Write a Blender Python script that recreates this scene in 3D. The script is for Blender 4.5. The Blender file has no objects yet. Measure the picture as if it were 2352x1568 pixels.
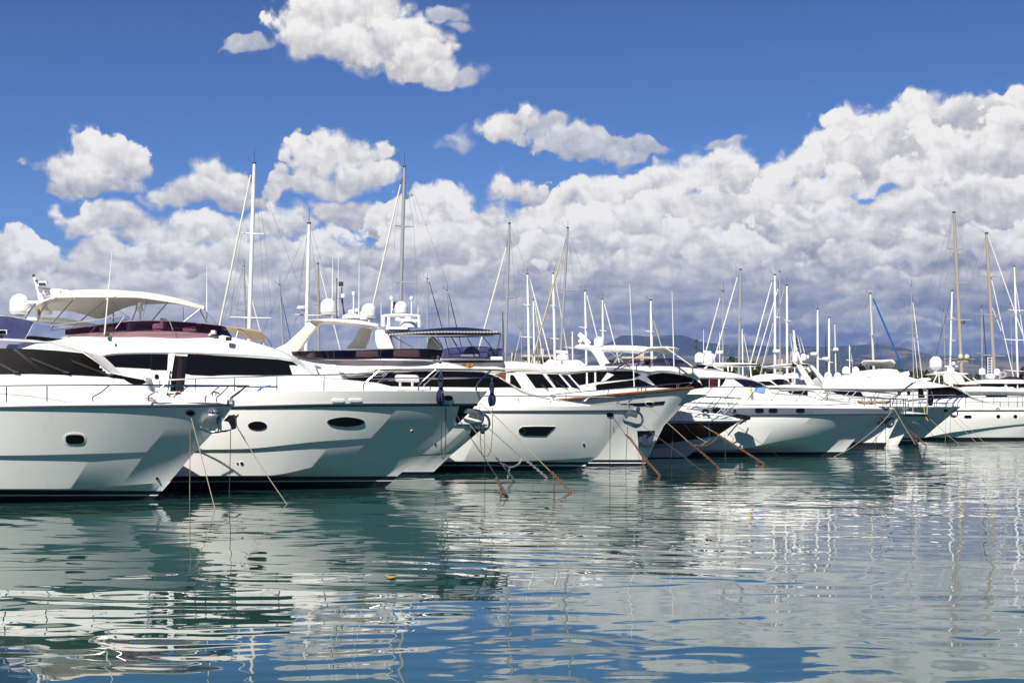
import bpy, bmesh, math, random
import numpy as np
from mathutils import Vector, Matrix
from mathutils.bvhtree import BVHTree
from mathutils.geometry import delaunay_2d_cdt

# ---------------------------------------------------------------- camera, sky, sun, exposure
S = bpy.context.scene
COL = S.collection
FX, CX, YH, CAMH = 3267.0, 1176.0, 930.0, 2.3      # focal length (px), optical axis column, horizon row, eye height (m)
cam = bpy.data.cameras.new('camera'); camo = bpy.data.objects.new('camera', cam); COL.objects.link(camo)
camo.location = (0, 0, CAMH); camo.rotation_euler = (math.radians(90), 0, 0)
cam.lens = 50.0; cam.sensor_width = 36.0; cam.shift_y = 146.0/2352.0
cam.clip_start = 0.1; cam.clip_end = 30000
S.camera = camo
S.view_settings.view_transform = 'Standard'; S.view_settings.look = 'None'
S.view_settings.exposure = 0.5; S.view_settings.gamma = 1.0
S.render.engine = 'CYCLES'
S.cycles.max_bounces = 8; S.cycles.diffuse_bounces = 3; S.cycles.glossy_bounces = 4
S.cycles.transparent_max_bounces = 8; S.cycles.transmission_bounces = 4
S.cycles.caustics_reflective = True; S.cycles.caustics_refractive = False
S.cycles.sample_clamp_indirect = 6.0; S.cycles.blur_glossy = 0.18

SUN = Vector((-0.245, -0.668, 0.70)).normalized()
SUN_EL = math.asin(SUN.z); SUN_ROT = math.atan2(SUN.x, SUN.y)
sl = bpy.data.lights.new('sun', 'SUN'); sl.energy = 5.0; sl.angle = math.radians(0.5); sl.color = (1.0, 0.95, 0.87)
so = bpy.data.objects.new('sun', sl); COL.objects.link(so)
so.rotation_euler = SUN.to_track_quat('Z', 'Y').to_euler()
so.location = SUN*60

W = bpy.data.worlds.new('World'); S.world = W; W.use_nodes = True
WT = W.node_tree; WT.nodes.clear()
W.cycles.sampling_method = 'MANUAL'; W.cycles.sample_map_resolution = 512

class NG:
    """small helper for building shader node graphs"""
    def __init__(s, tree): s.t = tree
    def n(s, typ, **kw):
        nd = s.t.nodes.new(typ)
        for k, v in kw.items(): setattr(nd, k, v)
        return nd
    def put(s, sock, v):
        if isinstance(v, bpy.types.NodeSocket): s.t.links.new(v, sock)
        elif v is not None: sock.default_value = v
    def m(s, op, a, b=None, c=None, clamp=False):
        nd = s.n('ShaderNodeMath', operation=op, use_clamp=clamp)
        s.put(nd.inputs[0], a); s.put(nd.inputs[1], b); s.put(nd.inputs[2], c)
        return nd.outputs[0]
    def v(s, op, a, b=None, scale=None):
        nd = s.n('ShaderNodeVectorMath', operation=op)
        s.put(nd.inputs[0], a); s.put(nd.inputs[1], b)
        if scale is not None: s.put(nd.inputs['Scale'], scale)
        return nd.outputs['Value'] if op in ('LENGTH', 'DOT_PRODUCT', 'DISTANCE') else nd.outputs[0]
    def rng(s, x, a, b, c=0.0, d=1.0, smooth=False):
        nd = s.n('ShaderNodeMapRange', clamp=not smooth)
        if smooth: nd.interpolation_type = 'SMOOTHSTEP'
        s.put(nd.inputs[0], x)
        for i, q in enumerate((a, b, c, d)): s.put(nd.inputs[i+1], q)
        return nd.outputs[0]
    def mix(s, f, a, b, blend='MIX'):
        nd = s.n('ShaderNodeMix', data_type='RGBA', blend_type=blend)
        s.put(nd.inputs[0], f); s.put(nd.inputs[6], a); s.put(nd.inputs[7], b)
        return nd.outputs[2]
    def noise(s, vec, scale, detail=4, rough=0.5, dim='3D', dist=0.0, lac=2.0):
        nd = s.n('ShaderNodeTexNoise', noise_dimensions=dim)
        s.put(nd.inputs['Vector'], vec); nd.inputs['Scale'].default_value = scale
        nd.inputs['Detail'].default_value = detail; nd.inputs['Roughness'].default_value = rough
        nd.inputs['Distortion'].default_value = dist; nd.inputs['Lacunarity'].default_value = lac
        return nd
    def voro(s, vec, scale, detail=2, rough=0.5, dim='2D', feat='SMOOTH_F1', smooth=0.6):
        nd = s.n('ShaderNodeTexVoronoi', voronoi_dimensions=dim, feature=feat)
        nd.normalize = True
        s.put(nd.inputs['Vector'], vec); nd.inputs['Scale'].default_value = scale
        nd.inputs['Detail'].default_value = detail; nd.inputs['Roughness'].default_value = rough
        if 'Smoothness' in nd.inputs: nd.inputs['Smoothness'].default_value = smooth
        return nd.outputs['Distance']
    def xyz(s, x, y, z=0.0):
        nd = s.n('ShaderNodeCombineXYZ')
        for i, q in enumerate((x, y, z)): s.put(nd.inputs[i], q)
        return nd.outputs[0]
    def sep(s, v):
        nd = s.n('ShaderNodeSeparateXYZ'); s.put(nd.inputs[0], v); return nd.outputs

def ang(px, py):
    """direction of a point of the sky as (azimuth, elevation), 32.67 units to the radian"""
    x, z = (px-CX)/FX, (YH-py)/FX
    return (math.atan(x)*32.67, math.atan(z/math.hypot(1, x))*32.67)

# cumulus field: the outline of the far bank, then clouds painted in order (centre px, radii px, tone, strength)
BANK = [(-3600,925),(-2000,860),(-1500,640),(-700,600),(-250,580),(0,590),(105,612),(160,560),(300,540),(500,550),(640,525),(760,560),(932,505),(1085,500),(1200,480),(1290,485),(1430,450),(1580,430),(1740,440),(1860,400),(1955,340),(2040,350),(2150,300),(2300,280),(2420,240),(2700,220),(3200,340),(3800,460),(4500,860),(5600,925)]
CLOUDS = [  # single clouds in the blue
 (580,106,50,30,-.10,.8),(1030,42,50,28,-.02,.8),(1060,62,40,20,-.1,.75),
 (745,62,95,85,.10),(840,40,96,88,.12),(700,100,68,52,.0),(800,120,130,62,.02),(920,115,120,72,.08),(985,155,80,44,.02),(1062,172,58,30,-.06,.85),
 (205,352,55,44,.08),(175,395,90,46,.0),(270,395,70,62,.02),(230,432,120,34,-.12),(330,462,60,20,-.2,.7),
 (405,448,64,38,.0),(505,428,74,46,.10),(480,460,130,26,-.12),
 (725,375,72,66,.08),(805,370,78,62,.12),(845,420,70,46,.02),(755,432,115,40,-.05),
 (1050,330,56,44,.0,.75),(1165,298,62,50,.08),(1248,304,66,50,.02,.85),(1340,335,120,44,-.04,.9),(1470,350,80,32,-.08,.85),(1655,336,66,32,-.14,.8),
 # the bank, highest first, each lower heap in front of the one above
 (2330,268,66,58,.16),(2140,268,66,52,.02),(2225,292,95,60,-.10),(2090,305,62,66,.08),(1975,318,85,64,.14),(1905,360,80,56,.10),(2290,360,110,80,.06),(2160,375,100,74,.12),(1995,385,120,66,-.08),
 (1830,402,62,48,.10),(1785,425,55,44,.06),(1650,415,95,62,.14),(1555,432,66,52,.14),(1500,425,60,46,.10),(1430,440,72,50,.14),(1358,458,68,48,.16),(1290,470,44,36,.12),(1182,455,76,46,-.02),(2335,465,80,66,.12),(2090,440,105,56,.04),(1900,450,110,58,.08),
 (1015,480,92,58,.22),(930,512,58,46,.18),(1100,505,66,42,.04),(785,500,92,42,-.10),(880,505,42,38,.12),(690,520,66,46,.04),(612,525,66,50,.06),(1250,512,90,48,.06),(2210,478,120,64,.02),(1740,480,120,58,.12),(1620,490,120,62,.10),(2030,515,120,54,.04),
 (198,522,62,44,.12),(300,520,120,44,-.06),(405,540,80,46,.08),(485,545,80,48,.06),(1440,520,120,56,.08),(1340,540,100,50,.10),(1860,540,120,50,.06),(2330,570,100,54,.08),(1130,560,120,50,.02),(985,565,125,52,.08),
 (40,598,95,58,.10),(110,622,80,40,.0),(560,595,130,54,.02),(735,585,150,50,.04),(380,600,150,52,.04),(880,600,110,42,.0),(250,610,130,48,.04),(1560,570,130,48,.04),(1700,585,120,46,.08),(2150,575,130,50,.0),(1985,600,120,44,.02),(1240,600,125,44,.02),(1400,612,125,40,.04),
 (1060,640,130,38,-.02),(640,655,140,38,-.02),(830,655,120,34,.0),(480,660,120,36,.02),(300,665,140,38,.0),(110,675,140,40,.0),(1540,640,130,36,-.04),(1800,640,130,38,-.02),(2270,650,130,36,-.06),(2050,655,120,34,-.08),(1250,655,120,30,-.04),
 (200,730,150,30,-.04),(450,720,150,30,-.03),(700,705,150,28,-.04),(960,700,150,28,-.04),(1200,705,140,24,-.10),(1420,690,130,22,-.12),(1690,690,120,24,-.10),(1930,700,130,24,-.14),(2160,715,140,22,-.18),(2330,730,100,20,-.18),
 (560,760,160,24,-.08),(880,755,160,22,-.10),(1120,765,120,20,-.10),(1240,768,70,22,.0,.9),(1440,766,64,17,.0,.9),(1610,720,40,12,-.06,.9),(1690,722,62,30,.0),(1800,735,110,22,-.06),(1990,745,130,22,-.04),(2090,748,90,16,-.02),(1700,778,120,10,-.02,.9),(2090,792,110,9,-.02,.9),(2240,790,130,14,-.16)]
HOLES = [(1990,446,44,24),(2040,432,50,20)]

q = NG(WT)
geo = q.n('ShaderNodeTexCoord'); D = q.v('NORMALIZE', geo.outputs['Generated'])
dx, dy, dz = q.sep(D)
az = q.m('MULTIPLY', q.m('ARCTAN2', dx, dy), 32.67)
el = q.m('MULTIPLY', q.m('ARCSINE', dz), 32.67)
P0 = q.xyz(az, el, 0.0)
# the puffs shrink towards the horizon
def detail_group():
    g = bpy.data.node_groups.new('cauliflower', 'ShaderNodeTree')
    g.interface.new_socket('P', in_out='INPUT', socket_type='NodeSocketVector')
    g.interface.new_socket('F', in_out='OUTPUT', socket_type='NodeSocketFloat')
    q = NG(g); gi = q.n('NodeGroupInput'); go = q.n('NodeGroupOutput'); p = gi.outputs[0]
    z2 = q.v('ADD', p, q.v('SCALE', q.v('SUBTRACT', q.noise(p, 1.9, 3, 0.5, '2D').outputs['Color'], (0.5,)*3), scale=0.45))
    v1 = q.voro(z2, 1.35, 3.0, 0.52, feat='F1')
    n1 = q.noise(p, 1.0, 5, 0.55, '2D').outputs[0]
    q.put(go.inputs[0], q.m('ADD', q.m('MULTIPLY', q.m('SUBTRACT', 0.40, v1), 1.0), q.m('MULTIPLY', q.m('SUBTRACT', n1, 0.5), 1.1)))
    return g
gD = detail_group()
PS = q.xyz(q.m('MULTIPLY_ADD', az, 1.06, 57.3), q.m('SUBTRACT', el, q.m('MULTIPLY', q.m('EXPONENT', q.m('MULTIPLY', q.m('MAXIMUM', el, -0.3), -0.45)), 2.4)), 0.0)
def DET(vec):
    nd = q.n('ShaderNodeGroup'); nd.node_tree = gD; q.put(nd.inputs[0], vec); return nd.outputs[0]
def relief(vec):
    """height of the puffs and how it is lit"""
    d0 = DET(vec); d1 = DET(q.v('ADD', vec, (-0.07, 0.13, 0))); d2 = DET(q.v('ADD', vec, (-0.22, 0.42, 0)))
    return d0, q.m('ADD', q.m('MULTIPLY', q.m('SUBTRACT', d0, d1), 0.42), q.m('MULTIPLY', q.m('SUBTRACT', d0, d2), 0.36))
d0, fine = relief(PS)
dB, fineB = relief(q.v('ADD', q.v('MULTIPLY', PS, (-1.12, 1.08, 1)), (13.1, 27.7, 0)))
w1 = q.noise(PS, 1.0, 2, 0.5, '2D').outputs['Color']
PW = q.v('ADD', P0, q.v('SCALE', q.v('SUBTRACT', w1, (0.5, 0.5, 0.5)), scale=0.85))
x, y, z = q.sep(PW)
soft0 = q.rng(q.noise(P0, 0.6, 2, 0.5, '2D').outputs[0], 0.36, 0.64, 0.14, 0.60)
# backdrop of the bank: grey, bluer and darker low in the east
cv = q.n('ShaderNodeFloatCurve'); X0, X1, Y1 = -44.0, 44.0, 10.0
mp = cv.mapping; c = mp.curves[0]
pts = [((ang(a, b)[0]-X0)/(X1-X0), ang(a, b)[1]/Y1) for a, b in BANK]
c.points[0].location = (0.0, pts[0][1]); c.points[1].location = (1.0, pts[-1][1])
for a in pts:
    if 0 < a[0] < 1: c.points.new(*a)
for k in c.points: k.handle_type = 'AUTO_CLAMPED'
mp.update(); q.put(cv.inputs['Value'], q.rng(x, X0, X1))
bank = q.m('SUBTRACT', q.m('MULTIPLY', cv.outputs[0], Y1), y)
hole = None
for h in HOLES:
    cx, cy = ang(h[0], h[1])
    d = q.v('LENGTH', q.v('MULTIPLY', q.v('SUBTRACT', PW, (cx, cy, 0)), (100/h[2], 100/h[3], 0)))
    k = q.m('SUBTRACT', 1.0, d, clamp=True); hole = k if hole is None else q.m('MAXIMUM', hole, k)
alpha = q.rng(q.m('ADD', q.m('MULTIPLY', bank, 1.6), q.m('MULTIPLY', d0, 0.7)), 0.0, 0.5, 0, 1, True)
east = q.rng(az, -4.0, 7.0, 0, 1, True)
streak = q.noise(q.v('ADD', q.v('MULTIPLY', P0, (0.30, 2.1, 1)), (31.7, 9.3, 0)), 0.9, 4, 0.55, '2D').outputs[0]
lit = q.m('ADD', q.rng(el, 0.8, 4.5, 0.33, 0.62), q.m('MULTIPLY', q.m('SUBTRACT', streak, 0.5), q.rng(el, 5.5, 2.0, 0.15, 1.1)))
lit = q.m('SUBTRACT', lit, q.m('MULTIPLY', east, q.rng(el, 4.2, 1.8, 0.0, 0.24)))
lit = q.m('ADD', lit, q.m('MULTIPLY', fine, 0.6))
lowtone = q.m('MULTIPLY', q.rng(el, 4.4, 1.2, 0.0, -0.12), q.m('ADD', 0.75, q.m('MULTIPLY', east, 0.9)))
fl = q.m('ADD', fine, lowtone); flB = q.m('ADD', fineB, lowtone)
def cloud_rank(n, clouds):
    """a group that lays a few clouds over what is already there"""
    g = bpy.data.node_groups.new('cloud_rank_%d' % n, 'ShaderNodeTree')
    for nm, ty in (('P', 'NodeSocketVector'), ('Detail', 'NodeSocketFloat'), ('Fine', 'NodeSocketFloat'), ('Detail 2', 'NodeSocketFloat'), ('Fine 2', 'NodeSocketFloat'), ('Soft', 'NodeSocketFloat'), ('Lit', 'NodeSocketFloat'), ('Alpha', 'NodeSocketFloat')):
        g.interface.new_socket(nm, in_out='INPUT', socket_type=ty)
    g.interface.new_socket('Lit', in_out='OUTPUT', socket_type='NodeSocketFloat'); g.interface.new_socket('Alpha', in_out='OUTPUT', socket_type='NodeSocketFloat')
    q = NG(g); gi = q.n('NodeGroupInput'); go = q.n('NodeGroupOutput')
    PW, dA, fA, dB, fB, soft0, lit, alpha = [gi.outputs[i] for i in range(8)]
    for ci, cd in enumerate(clouds):
        d0, fl = ((dA, fA), (dB, fB))[ci % 2]
        cx, cy = ang(cd[0], cd[1]); rx, ry, tone = cd[2]/100*1.12, cd[3]/100*1.12, cd[4]; st = cd[5] if len(cd) > 5 else 1.0
        nd = q.n('ShaderNodeVectorMath', operation='MULTIPLY_ADD')
        q.put(nd.inputs[0], PW); nd.inputs[1].default_value = (1/rx, 1/ry, 0); nd.inputs[2].default_value = (-cx/rx, -cy/ry, 0)
        v = nd.outputs[0]
        up = q.v('DOT_PRODUCT', v, (-0.22, 1.0, 0))                 # towards the light
        dn = q.m('MAXIMUM', q.m('MULTIPLY', up, -0.55), 0.0)        # flat undersides
        s_ = q.m('SUBTRACT', q.m('MULTIPLY_ADD', d0, 0.95, st), q.m('ADD', q.v('LENGTH', v), dn))
        al = q.rng(s_, 0.0, q.m('ADD', q.m('MULTIPLY_ADD', dn, 0.9, soft0), 0.0 if cd[1] < 640 else 0.2 if cd[1] < 690 else 0.45), 0, min(1.0, st**1.5)*(1.0 if cd[1] < 640 else 0.80 if cd[1] < 690 else 0.66), True)
        sh = q.m('ADD', q.m('MULTIPLY_ADD', q.m('MINIMUM', up, 0.8), 0.31, 0.69+tone), fl)
        mx = q.n('ShaderNodeMix', data_type='FLOAT'); q.put(mx.inputs[0], al); q.put(mx.inputs[2], lit); q.put(mx.inputs[3], sh)
        lit = mx.outputs[0]; alpha = q.m('MAXIMUM', alpha, al)
    q.put(go.inputs[0], lit); q.put(go.inputs[1], alpha)
    return g
for n in range(0, len(CLOUDS), 16):
    nd = q.n('ShaderNodeGroup'); nd.node_tree = cloud_rank(n, CLOUDS[n:n+16])
    PWn = q.v('ADD', PW, q.xyz(q.m('MULTIPLY', lit, 1e-7), 0.0))      # keeps the ranks in order when the shader is compiled
    for i, v_ in enumerate((PWn, d0, fl, dB, flB, soft0, lit, alpha)): q.put(nd.inputs[i], v_)
    lit, alpha = nd.outputs[0], nd.outputs[1]
alpha = q.m('MULTIPLY', alpha, q.rng(q.m('SUBTRACT', q.m('MULTIPLY', hole, 1.5), q.m('MULTIPLY', d0, 1.3)), 0.15, 0.95, 1, 0.1, True))
cr = q.n('ShaderNodeValToRGB'); q.put(cr.inputs[0], lit)
r = cr.color_ramp; r.interpolation = 'LINEAR'
r.elements[0].position = 0.0;  r.elements[0].color = (0.14, 0.175, 0.31, 1)
r.elements[1].position = 1.0;  r.elements[1].color = (0.96, 0.94, 0.90, 1)
for pos, colr in ((0.22, (0.27, 0.295, 0.40, 1)), (0.45, (0.45, 0.455, 0.505, 1)), (0.66, (0.63, 0.62, 0.63, 1)), (0.84, (0.82, 0.80, 0.775, 1))):
    e = r.elements.new(pos); e.color = colr
WS = 0.068                                       # strength of the sky Background
sky = q.n('ShaderNodeTexSky'); sky.sky_type = 'NISHITA'; sky.sun_disc = False
sky.sun_elevation = SUN_EL; sky.sun_rotation = SUN_ROT; sky.altitude = 0; sky.air_density = 1.0; sky.dust_density = 0.3; sky.ozone_density = 2.0
blue = q.mix(1.0, sky.outputs[0], (0.345, 0.53, 0.93, 1), 'MULTIPLY')
back = q.m('MULTIPLY', q.m('MULTIPLY', q.rng(el, 4.0, 9.5, 1.04, 0.80), q.rng(dy, -0.55, 0.35, 0.40, 1.0, True)), q.rng(dz, 0.45, 0.9, 1.0, 0.7, True))      # darker upward, then dimmed behind and overhead to cut fill light on hulls
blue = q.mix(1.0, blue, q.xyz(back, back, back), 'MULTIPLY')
cl = q.mix(1.0, cr.outputs[0], (0.707/WS, 0.707/WS, 0.707/WS, 1), 'MULTIPLY')
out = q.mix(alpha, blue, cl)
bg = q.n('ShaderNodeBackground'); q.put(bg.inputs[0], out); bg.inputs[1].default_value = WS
wo = q.n('ShaderNodeOutputWorld'); WT.links.new(bg.outputs[0], wo.inputs[0])

# ---------------------------------------------------------------- materials
def new_mat(name):
    m = bpy.data.materials.new(name); m.use_nodes = True; m.node_tree.nodes.clear()
    q = NG(m.node_tree); o = q.n('ShaderNodeOutputMaterial'); b = q.n('ShaderNodeBsdfPrincipled')
    m.node_tree.links.new(b.outputs[0], o.inputs[0])
    return m, q, b

def water_material():
    m, q, b = new_mat('water')
    tc = q.n('ShaderNodeNewGeometry').outputs['Position']
    calm = q.noise(tc, 0.07, 2, 0.5).outputs[0]
    calm = q.rng(calm, 0.36, 0.64, 0.42, 1.25)
    t1 = q.v('MULTIPLY', tc, (0.62, 1.0, 1.0))
    h1 = q.noise(t1, 0.42, 1.0, 0.35, dist=0.5).outputs[0]
    h2 = q.noise(t1, 1.25, 0.6, 0.4, dist=0.9).outputs[0]
    h3 = q.noise(t1, 3.6, 1.0, 0.5).outputs[0]
    h = q.m('ADD', q.m('MULTIPLY', h1, 0.050), q.m('MULTIPLY', h2, 0.0110))
    h = q.m('ADD', h, q.m('MULTIPLY', h3, 0.0007))
    px, py, pz = q.sep(tc)
    wob = q.noise(tc, 0.35, 2, 0.5).outputs[0]
    for cx_, cy_, wl, am, of in ((-3.5, 24.0, 0.60, 0.0014, 3.0), (9.0, 52.0, 0.85, 0.0034, 11.0)):       # spreading rings from moored boats and a passing dinghy
        dd = q.v('LENGTH', q.v('SUBTRACT', tc, (cx_, cy_, 0)))
        ph = q.m('ADD', q.m('MULTIPLY', dd, 2*math.pi/wl), q.m('MULTIPLY', wob, 9.0))
        mk = q.rng(q.noise(q.v('ADD', tc, (of, 0, 0)), 0.11, 2, 0.5).outputs[0], 0.44, 0.62, 0, 1, True)
        h = q.m('ADD', h, q.m('MULTIPLY', q.m('MULTIPLY', q.m('SINE', ph), am), mk))
    h = q.m('MULTIPLY', h, calm)
    bp = q.n('ShaderNodeBump'); bp.inputs['Strength'].default_value = 1.0; bp.inputs['Distance'].default_value = 1.0
    q.put(bp.inputs['Height'], h)
    q.put(b.inputs['Normal'], bp.outputs[0])
    b.inputs['Base Color'].default_value = (0.016, 0.060, 0.050, 1)
    b.inputs['Roughness'].default_value = 0.0
    b.inputs['IOR'].default_value = 1.36
    b.inputs['Coat Weight'].default_value = 0.18; b.inputs['Coat Roughness'].default_value = 0.0; b.inputs['Coat IOR'].default_value = 1.4
    q.put(b.inputs['Coat Normal'], bp.outputs[0])
    return m
wm = bpy.data.meshes.new('water')
wm.from_pydata([(-9000, -200, 0), (9000, -200, 0), (9000, 12000, 0), (-9000, 12000, 0)], [], [(0, 1, 2, 3)])
wm.materials.append(water_material())
water = bpy.data.objects.new('water', wm); COL.objects.link(water); water['kind'] = 'structure'
# ---------------------------------------------------------------- small materials
def plain(name, col, rough=0.4, metal=0.0, spec=0.5, coat=0.0, bump=None, var=0.0):
    m, q, b = new_mat(name)
    b.inputs['Base Color'].default_value = (*col, 1); b.inputs['Roughness'].default_value = rough
    b.inputs['Metallic'].default_value = metal; b.inputs['Specular IOR Level'].default_value = spec
    b.inputs['Coat Weight'].default_value = coat; b.inputs['Coat Roughness'].default_value = 0.04
    if var or bump:
        tc = q.n('ShaderNodeTexCoord').outputs['Object']
    if var:
        nz = q.noise(tc, 2.3, 5, 0.6).outputs[0]
        k = q.rng(nz, 0.3, 0.7, 1-var, 1+var*0.4)
        q.put(b.inputs['Base Color'], q.mix(1.0, (*col, 1), q.xyz(k, k, k), 'MULTIPLY'))
    if bump:
        nz = q.noise(tc, bump[0], 3, 0.5).outputs[0]
        bp = q.n('ShaderNodeBump'); bp.inputs['Strength'].default_value = bump[1]; bp.inputs['Distance'].default_value = 0.02
        q.put(bp.inputs['Height'], nz); q.put(b.inputs['Normal'], bp.outputs[0])
    return m
def tinted(name, col, gloss=0.12):
    """clear tinted sheet: passes coloured light, reflects a little"""
    m = bpy.data.materials.new(name); m.use_nodes = True; m.node_tree.nodes.clear(); q = NG(m.node_tree)
    t = q.n('ShaderNodeBsdfTransparent'); t.inputs[0].default_value = (*col, 1)
    g = q.n('ShaderNodeBsdfGlossy'); g.inputs['Roughness'].default_value = 0.03; g.inputs[0].default_value = (.9, .9, .95, 1)
    fr = q.n('ShaderNodeFresnel'); fr.inputs[0].default_value = 1.5
    mx = q.n('ShaderNodeMixShader'); q.put(mx.inputs[0], q.m('MULTIPLY_ADD', fr.outputs[0], 0.8, gloss*0.2))
    m.node_tree.links.new(t.outputs[0], mx.inputs[1]); m.node_tree.links.new(g.outputs[0], mx.inputs[2])
    o = q.n('ShaderNodeOutputMaterial'); m.node_tree.links.new(mx.outputs[0], o.inputs[0])
    return m
def cloth(name, col, scale=9.0):
    m, q, b = new_mat(name)
    b.inputs['Base Color'].default_value = (*col, 1); b.inputs['Roughness'].default_value = 0.85
    b.inputs['Specular IOR Level'].default_value = 0.15
    tc = q.n('ShaderNodeTexCoord').outputs['Object']
    nz = q.noise(q.v('MULTIPLY', tc, (1.0, 0.35, 1.0)), scale*0.35, 3, 0.5).outputs[0]
    bp = q.n('ShaderNodeBump'); bp.inputs['Strength'].default_value = 0.5; bp.inputs['Distance'].default_value = 0.05
    q.put(bp.inputs['Height'], nz); q.put(b.inputs['Normal'], bp.outputs[0])
    return m
def gelcoat():
    m, q, b = new_mat('white_gelcoat')
    tc = q.n('ShaderNodeTexCoord').outputs['Object']
    st = q.noise(q.v('MULTIPLY', tc, (2.2, 2.2, 0.22)), 1.6, 4, 0.6).outputs[0]      # faint drain streaks and dulled patches
    du = q.noise(tc, 0.9, 4, 0.6).outputs[0]
    k = q.m('MULTIPLY', q.rng(st, 0.52, 0.75, 0, 1, True), q.rng(du, 0.42, 0.7, 0, 1, True))
    q.put(b.inputs['Base Color'], q.mix(q.m('MULTIPLY', k, 0.45), (0.80, 0.795, 0.77, 1), (0.60, 0.575, 0.51, 1)))
    q.put(b.inputs['Roughness'], q.rng(du, 0.3, 0.7, 0.10, 0.24))
    nz = q.noise(tc, 0.55, 2, 0.5).outputs[0]
    bp = q.n('ShaderNodeBump'); bp.inputs['Strength'].default_value = 0.12; bp.inputs['Distance'].default_value = 0.02
    q.put(bp.inputs['Height'], nz); q.put(b.inputs['Normal'], bp.outputs[0])
    return m
M = dict(
    white=gelcoat(),
    cream=plain('cream_gelcoat', (0.74, 0.71, 0.64), 0.25, bump=(0.6, 0.1)),
    deck=plain('deck_paint', (0.72, 0.71, 0.68), 0.6, var=0.08),
    navy=plain('navy_paint', (0.006, 0.008, 0.022), 0.15),
    black=plain('black_paint', (0.006, 0.006, 0.008), 0.2),
    maroon=plain('dark_maroon_paint', (0.050, 0.013, 0.011), 0.25, spec=0.3),
    foul=plain('antifouling', (0.008, 0.009, 0.016), 0.5, var=0.3),
    silver=plain('silver_paint', (0.21, 0.22, 0.27), 0.25, metal=0.5),
    glass=plain('dark_glass', (0.005, 0.005, 0.007), 0.03, spec=0.14),
    cover=plain('black_mesh_cover', (0.0034, 0.0026, 0.0028), 0.5, spec=0.07, var=0.35, bump=(3.0, 0.2)),
    steel=plain('polished_steel', (0.52, 0.52, 0.53), 0.16, metal=1.0),
    dsteel=plain('shaded_steel', (0.30, 0.30, 0.32), 0.30, metal=0.9),
    alu=plain('grey_mast_metal', (0.42, 0.43, 0.45), 0.35, metal=0.35),
    mwhite=plain('white_mast_paint', (0.80, 0.80, 0.78), 0.3),
    mcream=plain('cream_mast_paint', (0.60, 0.58, 0.52), 0.35),
    mtan=plain('tan_mast_paint', (0.34, 0.30, 0.24), 0.4),
    mdark=plain('dark_fitting', (0.03, 0.032, 0.038), 0.4),
    wire=plain('rigging_wire', (0.22, 0.22, 0.24), 0.4, metal=0.3),
    furl=cloth('furled_sailcloth', (0.70, 0.66, 0.58)),
    furlt=cloth('tan_sailcloth', (0.48, 0.40, 0.29)),
    blue=cloth('blue_sailcloth', (0.015, 0.10, 0.33)),
    canvas=cloth('taupe_canvas', (0.72, 0.665, 0.595)),
    canvasw=cloth('white_canvas', (0.72, 0.70, 0.66)),
    canvasb=cloth('navy_canvas', (0.010, 0.014, 0.05)),
    canvast=cloth('tan_canvas', (0.45, 0.36, 0.24)),
    cushion=cloth('grey_cushion', (0.52, 0.52, 0.53)),
    wood=plain('varnished_wood', (0.17, 0.065, 0.02), 0.25, coat=0.5, var=0.3),
    dkwood=plain('dark_mahogany', (0.022, 0.007, 0.005), 0.3),
    teak=plain('teak', (0.38, 0.22, 0.09), 0.5, var=0.3),
    rope=plain('tan_rope', (0.27, 0.225, 0.165), 0.9, bump=(40, 0.6)),
    dkrope=plain('dark_wet_rope', (0.035, 0.032, 0.030), 0.7, bump=(40, 0.6)),
    brope=plain('blue_rope', (0.011, 0.017, 0.060), 0.7),
    bline=plain('light_blue_line', (0.02, 0.14, 0.45), 0.6),
    ylline=plain('yellow_hose', (0.75, 0.60, 0.03), 0.5),
    rust=plain('rusty_iron', (0.155, 0.075, 0.042), 0.85, var=0.4),
    chain=plain('grey_chain', (0.30, 0.30, 0.30), 0.55, metal=0.5),
    dome=plain('white_dome_plastic', (0.80, 0.80, 0.80), 0.35),
    domet=plain('tan_dome_plastic', (0.50, 0.44, 0.34), 0.4),
    leaf=plain('dry_leaf', (0.50, 0.24, 0.06), 0.7),
    grey=plain('grey_plastic', (0.35, 0.35, 0.36), 0.5),
    purple=tinted('purple_tinted_acrylic', (0.60, 0.56, 0.68)),
    plum=tinted('plum_tinted_acrylic', (0.52, 0.34, 0.40)),
    smoke=tinted('smoke_tinted_acrylic', (0.34, 0.27, 0.28)),
    clear=tinted('clear_glass', (0.84, 0.89, 0.89)),
    bluebox=plain('pale_blue_plastic', (0.16, 0.34, 0.70), 0.4),
    green=plain('green_plastic', (0.01, 0.12, 0.10), 0.3),
    red=plain('red_cloth', (0.50, 0.02, 0.03), 0.7),
    yellow=plain('yellow_plastic', (0.75, 0.42, 0.02), 0.5),
    gold=plain('gold_letters', (0.70, 0.36, 0.05), 0.4),
)

# ---------------------------------------------------------------- geometry helpers
def wp(px, py, d):
    """the point at depth d that the photograph shows at (px, py)"""
    return Vector(((px-CX)/FX*d, d, CAMH-(py-YH)/FX*d))
def zz(Z, pts):
    ox, oy, k = Z
    return [(ox+p[0]/k, oy+p[1]/k, *p[2:]) for p in pts]
Z1, Z2, Z3, Z4 = (0, 588, 4), (0, 833, 4), (539, 612.5, 4), (539, 833, 4)
Z5, Z6, Z7, Z8 = (980, 710.5, 4), (1470, 710.5, 4), (1764, 649.25, 4), (980, 428.75, 4)
ZA, ZB, ZC, ZD = (1960, 759.5, 6), (1568, 759.5, 6), (1470, 588, 6), (1837.5, 588, 6)
ZE, ZF, ZG = (1960, 465.5, 6), (1102.5, 588, 6), (477.75, 330.75, 4)

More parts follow.
